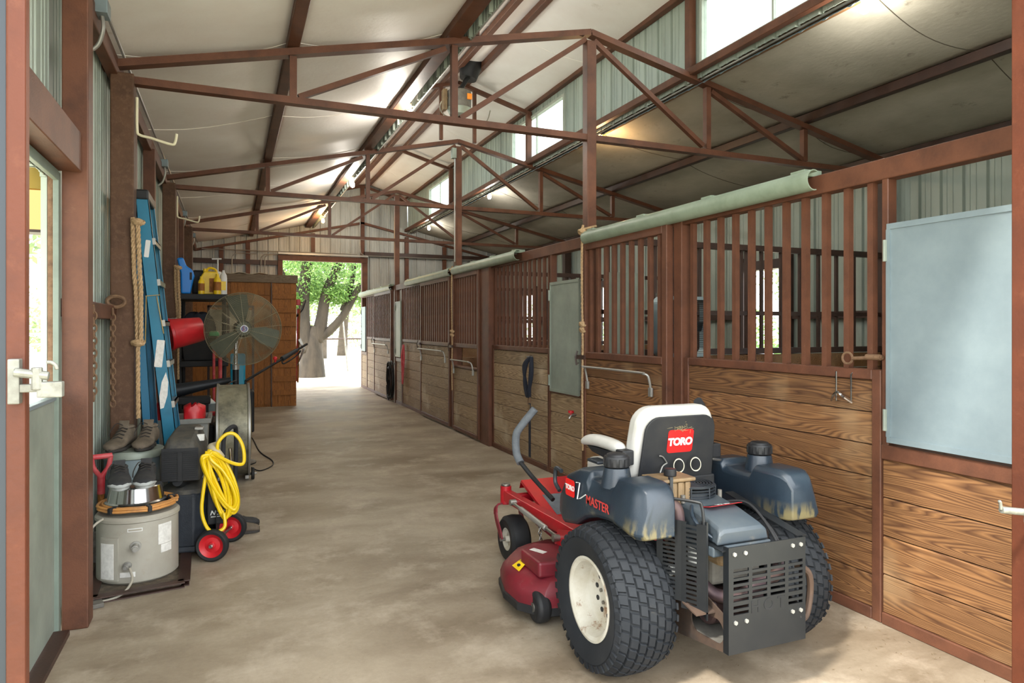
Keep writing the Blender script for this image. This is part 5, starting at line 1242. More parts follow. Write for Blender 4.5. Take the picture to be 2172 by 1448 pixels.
# blue jug
t = thing('blue_jug', 'bright blue plastic jug with a handle on the top shelf', 'jug', (-.50, 9.2, ZS)); o = t.location.copy()
MB(o).prism([(-.56, ZS), (-.455, ZS), (-.43, ZS + .14), (-.41, ZS + .22), (-.43, ZS + .29), (-.50, ZS + .34), (-.535, ZS + .44), (-.605, ZS + .43), (-.585, ZS + .34), (-.565, ZS + .25)], 9.12, 9.24, 'Y').build('body', M['blueplas'], t, bevel=.02, seg=3)
MB(o).lo((-.462, 9.115, ZS + .17), (-.437, 9.122, ZS + .26)).build('handle_hole_block', M['black'], t, bevel=.003)  # black block in place of the shaded opening
single(MB().lo((-.45, 9.35, ZS), (-.28, 9.55, ZS + .31)), 'fuel_can', M['blackdust'], 'dark grey can on the shelf just behind the blue jug', 'can', (-.37, 9.45, ZS), bevel=.03, smooth=True)
def bottle(label, x, y, r, h, m, cap, nozzle=False):
    t = thing('bottle', label, 'bottle', (x, y, ZS)); 
    MB().lathe([(0, 0), (r, 0), (r, h * .68), (r * .9, h * .74), (r * .45, h * .86), (r * .4, h * .9), (0, h * .9)], n=24).build('body', m, t, smooth=True)
    MB().cyl((0, 0, h * .86), (0, 0, h), r * .5, r * .4, n=16).build('cap', cap, t, smooth=True)
    n = MB()
    n.lathe([(r + .001, h * .18), (r + .001, h * .6)], n=24, ang=PI * .9).xf(Euler((0, 0, PI + .1)).to_matrix().to_4x4()); n.build('dark_label', M['wood_cab'], t, smooth=True)
    return t
bottle('small yellow bottle on the top shelf, left of the yellow jug', atx(427, 9.12), 9.12, .037, .215, M['yellow'], M['yellow'])
bottle('yellow bottle with a black pump nozzle, in front of the yellow jug', atx(461, 9.1), 9.1, .042, .25, M['yellow'], M['yellow'])
t = thing('yellow_jug', 'large yellow jug with a moulded handle on the top shelf', 'jug', (-.22, 9.25, ZS)); o = t.location.copy(); xj = atx(446, 9.25)
MB(o).prism([(xj - .10, ZS), (xj + .09, ZS), (xj + .09, ZS + .24), (xj + .06, ZS + .285), (xj - .07, ZS + .285), (xj - .10, ZS + .23)], 9.2, 9.3, 'Y').build('body', M['yellow'], t, bevel=.015, seg=3)
MB(o).tube(spline([(xj - .05, 9.25, ZS + .28), (xj - .01, 9.25, ZS + .33), (xj + .06, 9.25, ZS + .31), (xj + .075, 9.25, ZS + .25)], 4), .014, 8).build('handle', M['yellow'], t, smooth=True)
MB(o).cyl((xj - .06, 9.25, ZS + .28), (xj - .06, 9.25, ZS + .32), .022, n=14).build('cap', M['yellow'], t, smooth=True)
MB(o).lo((xj - .01, 9.194, ZS + .03), (xj + .075, 9.1995, ZS + .2)).build('dark_label', M['wood_cab'], t)
t = thing('white_bottle', 'white bottle with a yellow label at the right end of the shelf', 'bottle', (atx(474, 9.15), 9.15, ZS))
MB().lathe([(0, 0), (.042, 0), (.042, .2), (.036, .24), (.014, .28), (.014, .3), (0, .3)], n=24).build('body', M['white'], t, smooth=True)
MB().lo((-.025, -.046, .05), (.028, -.040, .16)).build('label', M['yellow'], t)
t = thing('sprayer_pump', 'white pump sprayer with a T handle standing behind the yellow jug', 'sprayer', (atx(462, 9.55), 9.55, ZS))
MB().lathe([(0, 0), (.08, 0), (.085, .2), (.06, .28), (.03, .31), (0, .31)], n=28).build('body', M['label'], t, smooth=True)
MB().cyl((0, 0, .3), (0, 0, .47), .009, n=8).cyl((-.07, 0, .47), (.045, 0, .475), .010, n=8).build('pump_handle', M['white'], t, smooth=True)
# middle and lower shelf things
t = thing('storage_box', 'black plastic storage box on the middle shelf behind the red bucket', 'box', (-.36, 9.35, 1.0)); o = t.location.copy()
MB(o).loft([[(-.53, 9.12, 1.0), (-.21, 9.12, 1.0), (-.21, 9.6, 1.0), (-.53, 9.6, 1.0)], [(-.56, 9.09, 1.27), (-.18, 9.09, 1.27), (-.18, 9.63, 1.27), (-.56, 9.63, 1.27)]]).build('body', M['blackdust'], t, bevel=.012)
MB(o).lo((-.575, 9.075, 1.27), (-.165, 9.645, 1.30)).build('lid', M['blackdust'], t, bevel=.008)
def fold(c, sx, sy, h, seed):
    return MB().grid(24, 10, lambda i, j: (c[0] + sx * math.cos(2 * PI * i) * math.cos(j * PI / 2 * .98) ** .5 * (1 + .08 * math.sin(5 * 2 * PI * i + seed)), c[1] + sy * math.sin(2 * PI * i) * math.cos(j * PI / 2 * .98) ** .5, c[2] + h * math.sin(j * PI / 2) * (1 + .08 * math.sin(7 * 2 * PI * i))))
single(fold((-.38, 9.3, 1.30), .20, .2, .28, 2), 'folded_jacket', M['cloth'], 'dark navy jacket heaped on the black storage box', 'jacket', (-.38, 9.3, 1.30), smooth='all')
single(fold((-.2, 9.2, 1.3), .07, .07, .06, 5), 'plastic_wrap', M['green'], 'small bright green plastic scrap beside the dark jacket', 'plastic scrap', (-.2, 9.2, 1.3), smooth='all')
single(MB().grid(16, 10, lambda i, j: (-.28 + .55 * i, 10.3 + .02 * math.sin(9 * i), 1.25 + .42 * j + .02 * math.sin(8 * i + 3 * j))), 'hanging_sheet', M['cream'], 'cream sheet with dark shapes hanging behind the pedestal fan', 'sheet', (0, 10.3, 1.25), smooth='all', solid=.006)
single(MB().lo((-.05, 10.2, 1.2), (-.02, 10.26, 1.72)).lo((-.3, 10.2, 1.68), (.3, 10.24, 1.71)).lo((-.3, 10.2, 0), (-.27, 10.24, 1.7)).lo((.27, 10.2, 0), (.3, 10.24, 1.7)), 'cloth_rack', M['steel_dk'], 'dark rack behind the fan that holds the cream sheet', 'rack', (0, 10.22, 0))
for x, y, z0, z1, r, m, lb in ((-.19, 8.9, .35, 1.18, .016, 'redfade', 'dark red tool handle standing in front of the shelf, left one'), (-.12, 8.92, .3, 1.17, .022, 'redfade', 'dark red tool handle standing in front of the shelf, right one')):
    t = thing('hand_tool', lb, 'tool handle', (x, y, 0)); MB().cyl((0, 0, .02), (0, 0, z1), r, n=12).build('shaft', M[m], t, smooth=True); MB().lo((-.03, -.02, 0), (.03, .02, .05)).build('foot', M['black'], t, bevel=.006)
t = thing('cooler_jug', 'cyan plastic container behind the fan pole', 'container', (.09, 10.0, 0)); MB().lo((-.10, -.1, .60), (.09, .1, 1.05)).build('body', M['cyanplas'], t, bevel=.025, seg=3, smooth=True); MB().lo((-.12, -.12, .55), (.12, .12, .62)).build('base', M['cyanplas'], t, bevel=.015); MB().lo((-.2, -.2, 0), (.2, .2, .55)).build('crate', M['blackdust'], t, bevel=.02)
t = thing('shop_vacuum', 'dark shop vacuum with a grey lid on the floor beside the shelf', 'vacuum', (-.30, 8.15, 0)); MB().lathe([(0, .03), (.2, .03), (.2, .42), (.17, .47), (0, .5)], n=32).build('drum', M['black'], t, smooth=True); MB().lathe([(.16, .46), (.15, .58), (.09, .64), (0, .65)], n=28).build('lid', M['galv'], t, smooth=True)
single(MB().cyl((-.55, 7.95, .74), (.0, 7.95, .84), .075, .03, n=24), 'leaf_blower_tube', M['slate_dk'], 'dark tapered plastic blower tube lying across the clutter behind the ladder', 'blower tube', (-.3, 7.95, .78), smooth=True)
single(MB().lo((-.58, 7.85, .60), (-.20, 8.0, .68)), 'bench_board', M['blackdust'], 'dark narrow bench board under the blower tube', 'bench', (-.4, 7.92, .6), bevel=.01)
t = thing('bench_stand', 'dark bench stand below the narrow board', 'stand', (-.4, 7.92, 0))
for x in (-.16, .16): MB().lo((x - .02, -.07, 0), (x + .02, .07, .60)).build('leg', M['blackdust'], t)
single(MB().tube(spline([(-.12, 7.45, .50), (-.06, 7.42, .47), (-.05, 7.42, .42), (-.08, 7.42, .36)], 4), .022, 8), 'red_hose', M['redplas'], 'short curved red hose beside the barrel fan', 'hose', (-.1, 7.4, .4), smooth=True)
single(MB().lo((-.20, 7.45, .52), (-.03, 7.52, .56)), 'red_tool', M['redplas'], 'flat red tool lying on the clutter left of the barrel fan', 'tool', (-.1, 7.5, .5), bevel=.01)
t = thing('dark_crate', 'dark crate on the floor between the tote and the barrel fan', 'crate', (-.18, 7.15, 0)); MB().lo((-.16, -.2, 0), (.04, .45, .50)).build('body', M['blackdust'], t, bevel=.02); MB().cyl((-.06, 0, .5), (-.06, 0, .58), .05, n=16).build('cap', M['black'], t, smooth=True)
# hanging tools and cords on the left wall
random.seed(11)
for k in range(7):
    y = 6.2 + k * .26; x = -.70
    single(MB().tube(spline([(x, y, 1.52), (x + .03, y + .02, 1.3), (x + .01, y - .02, 1.0), (x + .03, y + .03, .75 - .08 * (k % 3)), (x + .02, y + .07, 1.0), (x + .03, y + .05, 1.3), (x + .01, y + .02, 1.5)], 5), .010, 6), 'hanging_strap', M[['lace', 'steel', 'leather', 'blackdust'][k % 4]], ['black', 'red brown', 'tan', 'charcoal'][k % 4] + ' looped strap hanging on the wall rail, number %s from the ladder' % ['one', 'two', 'three', 'four', 'five', 'six', 'seven'][k], 'strap', (x, y, 1.5), smooth=True)
# trimmer pole
t = thing('pole_tool', 'black long-handled power tool leaning up from the barrel fan toward the shed', 'pole tool', (.25, 7.55, .85)); o = t.location.copy()
A_, B_ = V((.135, 7.33, .87)), V((.80, 8.1, 1.215))
MB(o).cyl(A_, B_, .013, n=10).build('shaft', M['black'], t, smooth=True)
c1 = A_.lerp(B_, .56); c2 = A_.lerp(B_, .82)
MB(o).cyl(c1, c2, .028, .02, n=14).build('motor_grip', M['slate_dk'], t, smooth=True, bevel=.006)
MB(o).tube(spline([c1, c1 + V((.02, 0, -.05)), c2 + V((0, 0, -.06)), c2 + V((.04, 0, -.005))], 5), .008, 8).build('loop_handle', M['black'], t, smooth=True)
MB(o).ball(A_.lerp(B_, .45) + V((0, 0, .05)), .022).cyl(A_.lerp(B_, .45), A_.lerp(B_, .45) + V((0, 0, .05)), .008, n=8).build('red_knob', M['redplas'], t, smooth=True)
single(MB().cyl((.135, 7.34, 0), (.135, 7.34, .87), .012, n=10), 'tool_stake', M['black'], 'thin black upright rod under the lower end of the long tool', 'rod', (.135, 7.34, 0), smooth=True)
# shed
t = thing('wooden_shed', 'orange stained wooden tack shed with cross battens in the far left corner', 'shed', (.16, 13.0, 0)); o = t.location.copy()
def vplanks(x0, x1, y, z0, z1, n, th=.02):
    mb = MB(o); w_ = (x1 - x0) / n
    for k in range(n): mb.lo((x0 + k * w_ + .002, y, z0), (x0 + (k + 1) * w_ - .004, y + th, z1))
    return mb
yS = 12.85
MB(o).lo((-.66, yS + .02, 0), (1.08, yS + .04, 2.3)).lo((1.06, yS + .02, 0), (1.08, 16.2, 2.3)).lo((-.66, yS + .04, 2.28), (1.08, 16.2, 2.32)).build('shell', M['wood_cab'], t)
vplanks(-.66, .0, yS, 0, 2.22, 6).build('wall_boards', M['wood_cab'], t)
vplanks(.0, .66, yS, 1.98, 2.22, 6).build('lintel_boards', M['wood_cab'], t)
vplanks(.012, .648, yS - .004, .03, 1.96, 6).build('door', M['wood_cab'], t)
vplanks(.672, 1.09, yS, 0, 2.22, 4).build('wall_boards', M['wood_cab'], t)
for k in range(8): MB(o).lo((.69, yS - .02, .20 + k * .245), (1.085, yS, .29 + k * .245)).build('batten', M['wood_cab'], t, bevel=.003)
MB(o).lo((-.66, yS - .03, 2.20), (1.11, yS + .03, 2.34)).build('cap_board', M['wood_capm'], t, bevel=.004)
MB(o).lo((.655, yS - .03, 0), (.672, yS, 2.2)).build('corner_post', M['steel_dk'], t)
single(MB().grid(14, 6, lambda i, j: (-.35 + .95 * i, 12.9 + .5 * j, 2.345 + .03 * math.sin(9 * i) ** 2 + .02 * j)), 'folded_tarp', M['cream'], 'pale crumpled sheet lying on top of the wooden shed', 'sheet', (.1, 13.1, 2.345), smooth='all', solid=.01)
# shovels on the shed side
for k, (y, lb, bl, zz) in enumerate(((13.05, 'scoop shovel hanging blade down on the right side of the shed', 'down', 0), (13.35, 'red and black snow shovel hanging blade up on the shed side', 'up', .1))):
    t = thing('shovel', lb, 'shovel', (1.14, y, .35)); o = t.location.copy()
    MB(o).cyl((1.13, y, .40), (1.16, y, 1.75), .016, n=10).build('shaft', M['wood_cab'] if k == 0 else M['redfade'], t, smooth=True)
    z0 = .75 if k == 0 else 1.72
    if k == 0: MB(o).loft([[(1.13, y - .1, 1.18), (1.17, y - .1, 1.22), (1.17, y + .1, 1.22), (1.13, y + .1, 1.18)], [(1.22, y - .12, 1.0), (1.25, y - .12, 1.02), (1.25, y + .12, 1.02), (1.22, y + .12, 1.0)], [(1.12, y - .08, .72), (1.13, y - .08, .73), (1.13, y + .08, .73), (1.12, y + .08, .72)]]).build('blade', M['raw_steel'], t, smooth=True)
    else: MB(o).loft([[(1.12, y - .15, 1.62), (1.14, y - .15, 1.60), (1.14, y + .15, 1.60), (1.12, y + .15, 1.62)], [(1.22, y - .2, 1.75), (1.24, y - .2, 1.74), (1.24, y + .2, 1.74), (1.22, y + .2, 1.75)], [(1.28, y - .2, 1.92), (1.29, y - .2, 1.91), (1.29, y + .2, 1.91), (1.28, y + .2, 1.92)]]).build('blade', M['black'], t, smooth=True); MB(o).lo((1.13, y - .05, 1.82), (1.20, y + .05, 1.93)).build('grip', M['redplas'], t, bevel=.01)
# ---------------------------------------------------------------- doorway at the left, entrance posts, fixtures
t = thing('door_jamb', 'wide brown door jamb post at the left, nearest the camera after the entrance post', 'door jamb', (-.68, 3.8, 0)); o = t.location.copy()
MB(o).lo((-.722, 3.70, 0), (-.615, 3.82, 3.1)).build('post', M['steel'], t, bevel=.006)
MB(o).lo((-.735, 3.82, 0), (-.655, 3.86, 3.1)).build('angle', M['steel'], t, bevel=.004)
single(MB().lo((-.735, 1.5, 2.12), (-.64, 3.695, 2.30)), 'door_header', M['steel'], 'brown beam over the side doorway at the left', 'beam', (-.7, 2.6, 2.12), bevel=.004)
t = thing('door_lining', 'cream and rusty lining strip inside the side doorway', 'door lining', (-.76, 3.66, 0)); o = t.location.copy()
MB(o).lo((-.747, 3.655, 0), (-.724, 3.697, 2.11)).lo((-.747, 1.5, 2.07), (-.724, 3.655, 2.115)).build('strip', M['lining'], t, bevel=.003)
MB(o).lo((-.770, 3.67, 0), (-.748, 3.69, 2.11)).build('rusty_edge', M['rustchain'], t)
t = thing('half_door', 'galvanised lower half door closing the side doorway at the left', 'half door', (-.745, 2.7, 0)); o = t.location.copy()
MB(o).lo((-.752, 1.78, .03), (-.740, 3.65, 1.07)).build('panel', M['galv_green'], t, bevel=.002)
MB(o).lo((-.765, 1.78, 1.071), (-.732, 3.65, 1.088)).build('top_edge', M['galv'], t, bevel=.002)
MB(o).lo((-.77, 1.75, 0), (-.68, 3.65, .025)).build('sill', M['steel_dk'], t)
t = thing('entrance_post', 'near red brown entrance post at the far left edge', 'entrance post', (-.40, 1.5, 0)); o = t.location.copy()
MB(o).lo((-.372, 1.47, 0), (-.342, 1.50, 3.0)).build('post', M['steel_red'], t, bevel=.004)
MB(o).lo((-.382, 1.475, 0), (-.3725, 1.50, 3.0)).build('dark_edge', M['bluesheet'], t)
MB(o).lo((-.79, 1.485, 0), (-.383, 1.50, 3.0)).build('sheet', M['bluesheet'], t)
l = MB(o); l.lo((-.364, 1.448, 1.265), (-.346, 1.47, 1.345)).lo((-.349, 1.45, 1.285), (-.31, 1.462, 1.30)).cyl((-.352, 1.44, 1.322), (-.300, 1.44, 1.314), .008, n=12).cyl((-.318, 1.44, 1.29), (-.318, 1.44, 1.330), .009, n=12).lo((-.318, 1.435, 1.276), (-.279, 1.455, 1.304)).tube([(-.30 + .012 * math.cos(a), 1.44, 1.325 + .014 * math.sin(a)) for a in [.6 * PI * k / 8 for k in range(9)]], .004, 6); M['latchmetal'] = mat('grey latch metal', (122, 122, 114), .4, .4, col2=(96, 94, 86), sc=30)
l.build('latch', M['latchmetal'], t, bevel=.004)
t = thing('entrance_post', 'near red brown entrance post at the right edge, with a grey latch', 'entrance post', (2.52, 1.5, 0)); o = t.location.copy()
MB(o).lo((2.495, 1.46, 0), (2.60, 1.53, 3.0)).build('post', M['steel_red'], t, bevel=.004)
MB(o).cyl((2.33, 1.46, .805), (2.48, 1.425, .785), .012, n=10).lo((2.41, 1.415, .76), (2.54, 1.44, .81)).tube([(2.33, 1.46, .805), (2.325, 1.46, .83), (2.32, 1.46, .835)], .006, 6).build('latch', M['latchmetal'], t, bevel=.003)
# conduits
def pipe(pts, label, r=.011, m='conduit', name='conduit_pipe', cat='conduit', n=5):
    c = V(pts[0]); return single(MB().tube(spline(pts, n), r, 8), name, M[m], label, cat, tuple(c), smooth=True)
pipe([(-.76, 4.44, 1.90), (-.735, 4.42, 1.84), (-.735, 4.42, 1.2), (-.735, 4.42, .4), (-.735, 4.42, .02)], 'white conduit running down the left wall beside the door jamb', .012, 'white_trim')
pipe([(-.67, 1.5, 3.235), (-.67, 6, 3.235), (-.67, 12, 3.235), (-.67, 16.2, 3.235)], 'grey conduit running along the left eave beam', .010)
for i, (y, lb) in enumerate(((4.43, 'grey junction box with a drop pipe on the left eave, nearest'), (8.35, 'grey junction box with a drop pipe on the left eave, near the second truss'), (11.9, 'grey junction box with a drop pipe on the left eave, before the third truss'), (14.6, 'grey junction box on the left eave, farthest'))):
    t = thing('junction_box', lb, 'junction box', (-.67, y, 3.2), group='junction boxes along the left eave')
    MB().lo((-.035, -.06, -.05), (.035, .06, .03)).build('box', M['galv'], t, bevel=.004)
    MB().tube(spline([(0, 0, -.05), (.005, 0, -.12), (-.02, .02, -.2), (-.06, .03, -.24)], 5), .011, 8).build('drop_pipe', M['conduit'], t, smooth=True)
zf = 3.12
pipe([(XL + .2, YE - .12, zf), (1, YE - .12, zf), (2.75, YE - .12, zf + .01)], 'grey conduit on the far wall over the doorway', .012)
pipe([(2.95, YE - .12, zf - .02), (4, YE - .12, zf - .02), (6.2, YE - .12, zf - .02)], 'grey conduit on the far wall right of the doorway', .012)
for x, lb in ((.02, 'thin pipe bending down on the far wall above the shed, left one'), (.62, 'thin pipe bending down on the far wall above the shed, middle one'), (.70, 'thin pipe bending down on the far wall above the shed, right one')):
    pipe([(x, YE - .13, 2.4), (x, YE - .13, 2.9), (x + .03, YE - .13, 3.0), (x + .12, YE - .13, 3.05), (x + .5, YE - .13, 3.05)], lb, .010)
pipe([(2.93, YE - .13, 2.95), (2.90, YE - .13, 3.12), (2.82, YE - .13, 3.25), (2.82, YE - .13, 4.2)], 'thin grey pipe climbing the far gable beside the center post', .010)
pipe([(D - .065, TY[1] - .06, 2.3), (D - .065, TY[1] - .06, 3.3), (D - .065, TY[1] - .06, 3.80)], 'thin grey conduit on the second column', .008)
single(MB().lo((D - .11, TY[1] - .1, 3.70), (D - .05, TY[1] - .03, 3.84)), 'junction_box', M['galv_green'], 'small grey box high on the second column near the truss peak', 'junction box', (D - .08, TY[1] - .06, 3.7), bevel=.004)
pipe([(1.78, 1.5, zroof(1.7) + .0), (1.78, 8, zroof(1.7) + .0), (1.78, 16.2, zroof(1.7) + .0)], 'grey conduit running along the wide left purlin with bulbs', .012)
pipe([(4.03, 1.5, 3.70), (4.03, 9, 3.70), (4.03, 16.2, 3.70)], 'grey conduit running below the high windows with bulbs', .012)
# bulbs
LS = []
def bulb(x, y, z, label, warm=False, drop=.03, p=9):
    t = thing('light_bulb', label, 'light bulb', (x, y, z), group='bare bulbs under the roof')
    MB().lathe([(0, 0), (.055, 0), (.058, -.015), (.045, -.035), (.032, -.05), (.028, -.065), (0, -.065)], n=24).build('holder', M['offwhite'], t, smooth=True)
    MB().lathe([(.014, -.06), (.018, -.075), (.030, -.10), (.034, -.125), (.028, -.15), (.014, -.162), (0, -.165)], n=20).build('bulb', M['bulb_warm' if warm else 'bulb'], t, smooth=True)
    MB().cyl((0, 0, 0), (0, 0, drop), .010, n=8).build('stem', M['conduit'], t, smooth=True)
    l = bpy.data.lights.new('bulb_light', 'POINT'); l.energy = p; l.color = (1, .62, .3) if warm else (1, .93, .82); l.shadow_soft_size = .05
    o = bpy.data.objects.new('bulb_light', l); COL.objects.link(o); o.location = (x, y, z - .24)
for a in (((1.76, 7.14, 3.77), 'bare bulb hanging from the wide left purlin, nearest'), ((1.76, 10.85, 3.76), 'bright bare bulb on the left purlin between second and third trusses')): bulb(*a[0], a[1], drop=.03, p=20)
bulb(1.76, 14.56, 3.73, 'orange glowing bulb on the left purlin, farthest', True, .03, 24)
bulb(4.08, 3.47, 3.75, 'bright bare bulb under the nearest high window')
bulb(4.08, 7.15, 3.78, 'orange glowing bulb under the high windows behind the first column', True)
bulb(4.08, 10.94, 3.76, 'bright bare bulb on the right roof between second and third trusses')
bulb(4.08, 14.8, 3.74, 'bright bare bulb on the right roof, farthest')
# ventilator
VX = 2.70; t = thing('roof_ventilator', 'grey round ventilator motor under a dark hole in the raised roof', 'ventilator', (VX, 8.35, 4.45)); o = t.location.copy()
MB(o).cyl((VX, 8.35, 4.20), (VX, 8.35, 4.42), .155, n=32).build('housing', M['dust'], t, smooth=True, bevel=.01)
MB(o).cyl((VX, 8.35, 4.12), (VX, 8.35, 4.20), .12, .16, n=32).build('skirt', M['galv_green'], t, smooth=True)
MB(o).lo((VX + .06, 8.19, 4.29), (VX + .12, 8.215, 4.36)).build('orange_label', M['orange'], t)
MB(o).cyl((VX + .12, 8.35, 4.60), (VX + .17, 8.35, 4.84), .11, .16, n=24).cyl((VX, 8.35, 4.42), (VX + .12, 8.35, 4.62), .03, n=8).build('throat', M['black'], t, smooth=True)
MB(o).lo((VX - .22, 8.30, 4.16), (VX - .17, 8.40, 4.42)).lo((VX - .2, 8.33, 4.3), (VX - .1, 8.37, 4.33)).build('bracket', M['tan'], t, bevel=.004)
pipe([(D - .22, 8.33, 4.38), (D - .4, 8.4, 4.28), (D - .3, 8.6, 4.18), (D + .2, 8.9, 4.2), (D + .5, 9.2, 4.35), (D + .6, 9.3, 4.55)], 'tan cable drooping from the roof ventilator', .008, 'grey_cord', 'fan_cable', 'cable')
# hooks on the left posts
for i, (Y, lb) in enumerate(((TY[0], 'bent white metal hook on the nearest left post'), (TY[1], 'bent white metal hook on the second left post'))):
    single(MB().tube(spline([(-.585, Y - .02, 2.95), (-.585, Y - .02, 2.74), (-.57, Y - .02, 2.70), (-.50, Y - .02, 2.685), (-.38, Y - .02, 2.655), (-.355, Y - .02, 2.67), (-.345, Y - .02, 2.73)], 5), .009, 8), 'wall_hook', M['offwhite'], lb, 'hook', (-.585, Y, 2.8), smooth=True)
# ropes
def rope(mb, pts, r, tw=60):
    q = spline(pts, 24); L = 0; out = []
    for s in range(3):
        c = []
        L = 0
        for i, p in enumerate(q):
            if i: L += (p - q[i - 1]).length
            d = (q[min(i + 1, len(q) - 1)] - q[max(i - 1, 0)]).normalized(); x = d.cross(V((0, 1, 0)) if abs(d.y) < .9 else V((1, 0, 0))).normalized(); y = d.cross(x)
            a = L * tw + 2 * PI * s / 3; c.append(p + (x * math.cos(a) + y * math.sin(a)) * r * .52)
        mb.tube(c, r * .6, 6)
    return mb
for (x, y, z0, z1, z2, lb) in ((-.583, 5.15, 2.10, 1.30, .80, 'thick tan rope hanging in a doubled loop on the nearest left post'), (-.583, 8.86, 2.10, 1.35, .80, 'tan rope hanging in a doubled loop on the second left post')):
    t = thing('rope', lb, 'rope', (x, y, z0)); o = t.location.copy()
    rope(MB(o), [(x - .02, y, z0 + .03), (x - .012, y, z0 - .3), (x + .0, y, lerp(z0, z1, .6)), (x + .008, y, z1)], .014).build('strand', M['rope'], t, smooth=True)
    rope(MB(o), [(x + .012, y - .02, z0 + .02), (x + .022, y - .02, z0 - .3), (x + .03, y - .02, lerp(z0, z1, .6)), (x + .03, y - .02, z1)], .014).build('strand', M['rope'], t, smooth=True)
    rope(MB(o), [(x + .012, y - .01, z1), (x + .012, y - .01, (z1 + z2) / 2), (x + .014, y - .01, z2)], .013).build('strand', M['rope'], t, smooth=True)
    for z in (z0, z1): MB(o).ball((x + .012, y - .01, z), .032, sc=(1.1, 1, .9)).tube([(x + .012 + .034 * math.cos(a), y - .01 + .03 * math.sin(a), z + .01 * math.sin(2 * a)) for a in [2 * PI * k / 14 for k in range(14)]], .012, 6, closed=True).build('knot', M['rope'], t, smooth=True)
for (x, y, z0, zk, z1, lb) in ((2.79, 5.19, 2.28, 1.23, .35, 'pale rope hanging on the nearest brown column beside the sliding door'), (2.79, 8.93, 2.24, 1.15, .55, 'tan rope hanging on the second brown column between two doors')):
    t = thing('rope', lb, 'rope', (x, y, z0)); o = t.location.copy()
    rope(MB(o), [(x, y, z0), (x - .01, y, (z0 + zk) / 2 + .2), (x, y, zk)], .011, 70).build('strand', M['rope'], t, smooth=True)
    rope(MB(o), [(x, y, zk), (x - .005, y, (z1 + zk) / 2), (x, y, z1)], .010, 70).build('strand', M['rope'], t, smooth=True)
    k_ = MB(o)
    for z, r_ in ((z0 - .06, .035), (zk + .2, .026), (zk + .15, .024)): k_.ball((x, y, z), r_, sc=(.9, 1, 1.2)).tube([(x + r_ * math.cos(a), y + r_ * math.sin(a), z + .015 * math.cos(2 * a)) for a in [2 * PI * q / 14 for q in range(14)]], .010, 6, closed=True)
    k_.build('knot', M['rope'], t, smooth=True)
    MB(o).tube([(x + .06 + .075 * math.cos(a), y + .03 + .075 * math.sin(a), z0 - .02 + .02 * math.cos(a)) for a in [2 * PI * q / 20 for q in range(20)]], .010, 6, closed=True).build('wrap', M['rope'], t, smooth=True)
# chains on the left wall rail
for i, (y, n, lb) in enumerate(((4.30, 15, 'rusty chain hanging from the left wall rail, nearer the door jamb'), (4.95, 18, 'thick rusty chain hanging from the left wall rail beside the nearest post'))):
    c = MB()
    for k in range(n):
        cc = V((-.69, y, 1.50 - k * .034)); q = [(cc.x + (.014 * math.cos(a) if k % 2 else 0), cc.y + (0 if k % 2 else .014 * math.cos(a)), cc.z + .023 * math.sin(a)) for a in [2 * PI * j / 12 for j in range(12)]]
        c.tube(q, .005, 6, closed=True)
    single(c, 'chain', M['rustchain'], lb, 'chain', (-.69, y, 1.5), smooth=True)
single(MB().tube([(-.69 + .05 * math.cos(a), 5.08, 1.57 + .035 * math.sin(a)) for a in [2 * PI * k / 20 for k in range(20)]], .014, 8, closed=True), 'iron_ring', M['rustchain'], 'rusty iron ring lying on the left wall rail beside the nearest post', 'ring', (-.69, 5.08, 1.57), smooth=True)
# black hose coil, halters
random.seed(5)
t = thing('hose_coil', 'coiled black rubber hose hanging at the third column near the floor', 'hose', (2.76, 12.45, .9)); hc = []
for k in range(9 * 20):
    a = 2 * PI * k / 20; w_ = .16 + .03 * math.sin(k // 20 * 2.1); h_ = .30 + .05 * math.sin(k // 20 * 1.3 + 1)
    hc.append((-.03 - .03 * ((k // 20) % 3), w_ * math.cos(a) + .03 * math.sin(k // 20 * 1.7), -.48 + h_ * math.sin(a) - .0 * k + .03 * math.cos(k // 20)))
MB().tube(hc, .012, 6).build('hose', M['black'], t, smooth=True); MB().lo((-.09, -.02, -.18), (.03, .02, -.14)).build('hanger', M['raw_steel'], t)
def strap_loop(mb, pts, w_, th): 
    q = spline(pts, 6); return mb.tube(q, w_, 8, flat=th)
t = thing('halter', 'red halter and lead hanging on the third stall boards', 'halter', (2.82, 11.9, 1.1))
for k in range(3): MB().tube(spline([(0, .02 * k, 0), (-.02, .05, -.2), (-.01, .03 + .02 * k, -.45), (-.02, 0, -.68), (-.015, -.04, -.45), (0, -.03, -.2), (0, 0, 0)], 5), .016, 8).build('strap', M['redfade'], t, smooth=True)
t = thing('halter', 'black halter with a long strap hanging on the second stall boards', 'halter', (2.81, 6.33, 1.10))
for k in range(4): MB().tube(spline([(0, 0, .01), (-.03, .05 + .02 * k, -.08), (-.03, .10 - .01 * k, -.25), (-.02, .05 - .015 * k, -.40), (-.03, -.03, -.30), (-.03, -.085 + .01 * k, -.15), (0, -.01, 0)], 5), .019, 8, flat=.7).build('strap', M['cloth'], t, smooth=True)
MB().tube([(-.02, .03 * math.cos(a), -.44 + .04 * math.sin(a)) for a in [2 * PI * k / 16 for k in range(16)]], .008, 6, closed=True).build('ring', M['rustchain'], t, smooth=True)
MB().lo((-.03, -.05, -1.0), (-.024, -.005, -.46)).build('long_strap', M['cloth'], t); MB().lo((-.034, -.042, -.56), (-.022, -.01, -.47)).build('buckle', M['tan'], t)
MB().cyl((.02, 0, .01), (-.05, 0, .01), .006, n=6).build('nail', M['raw_steel'], t)
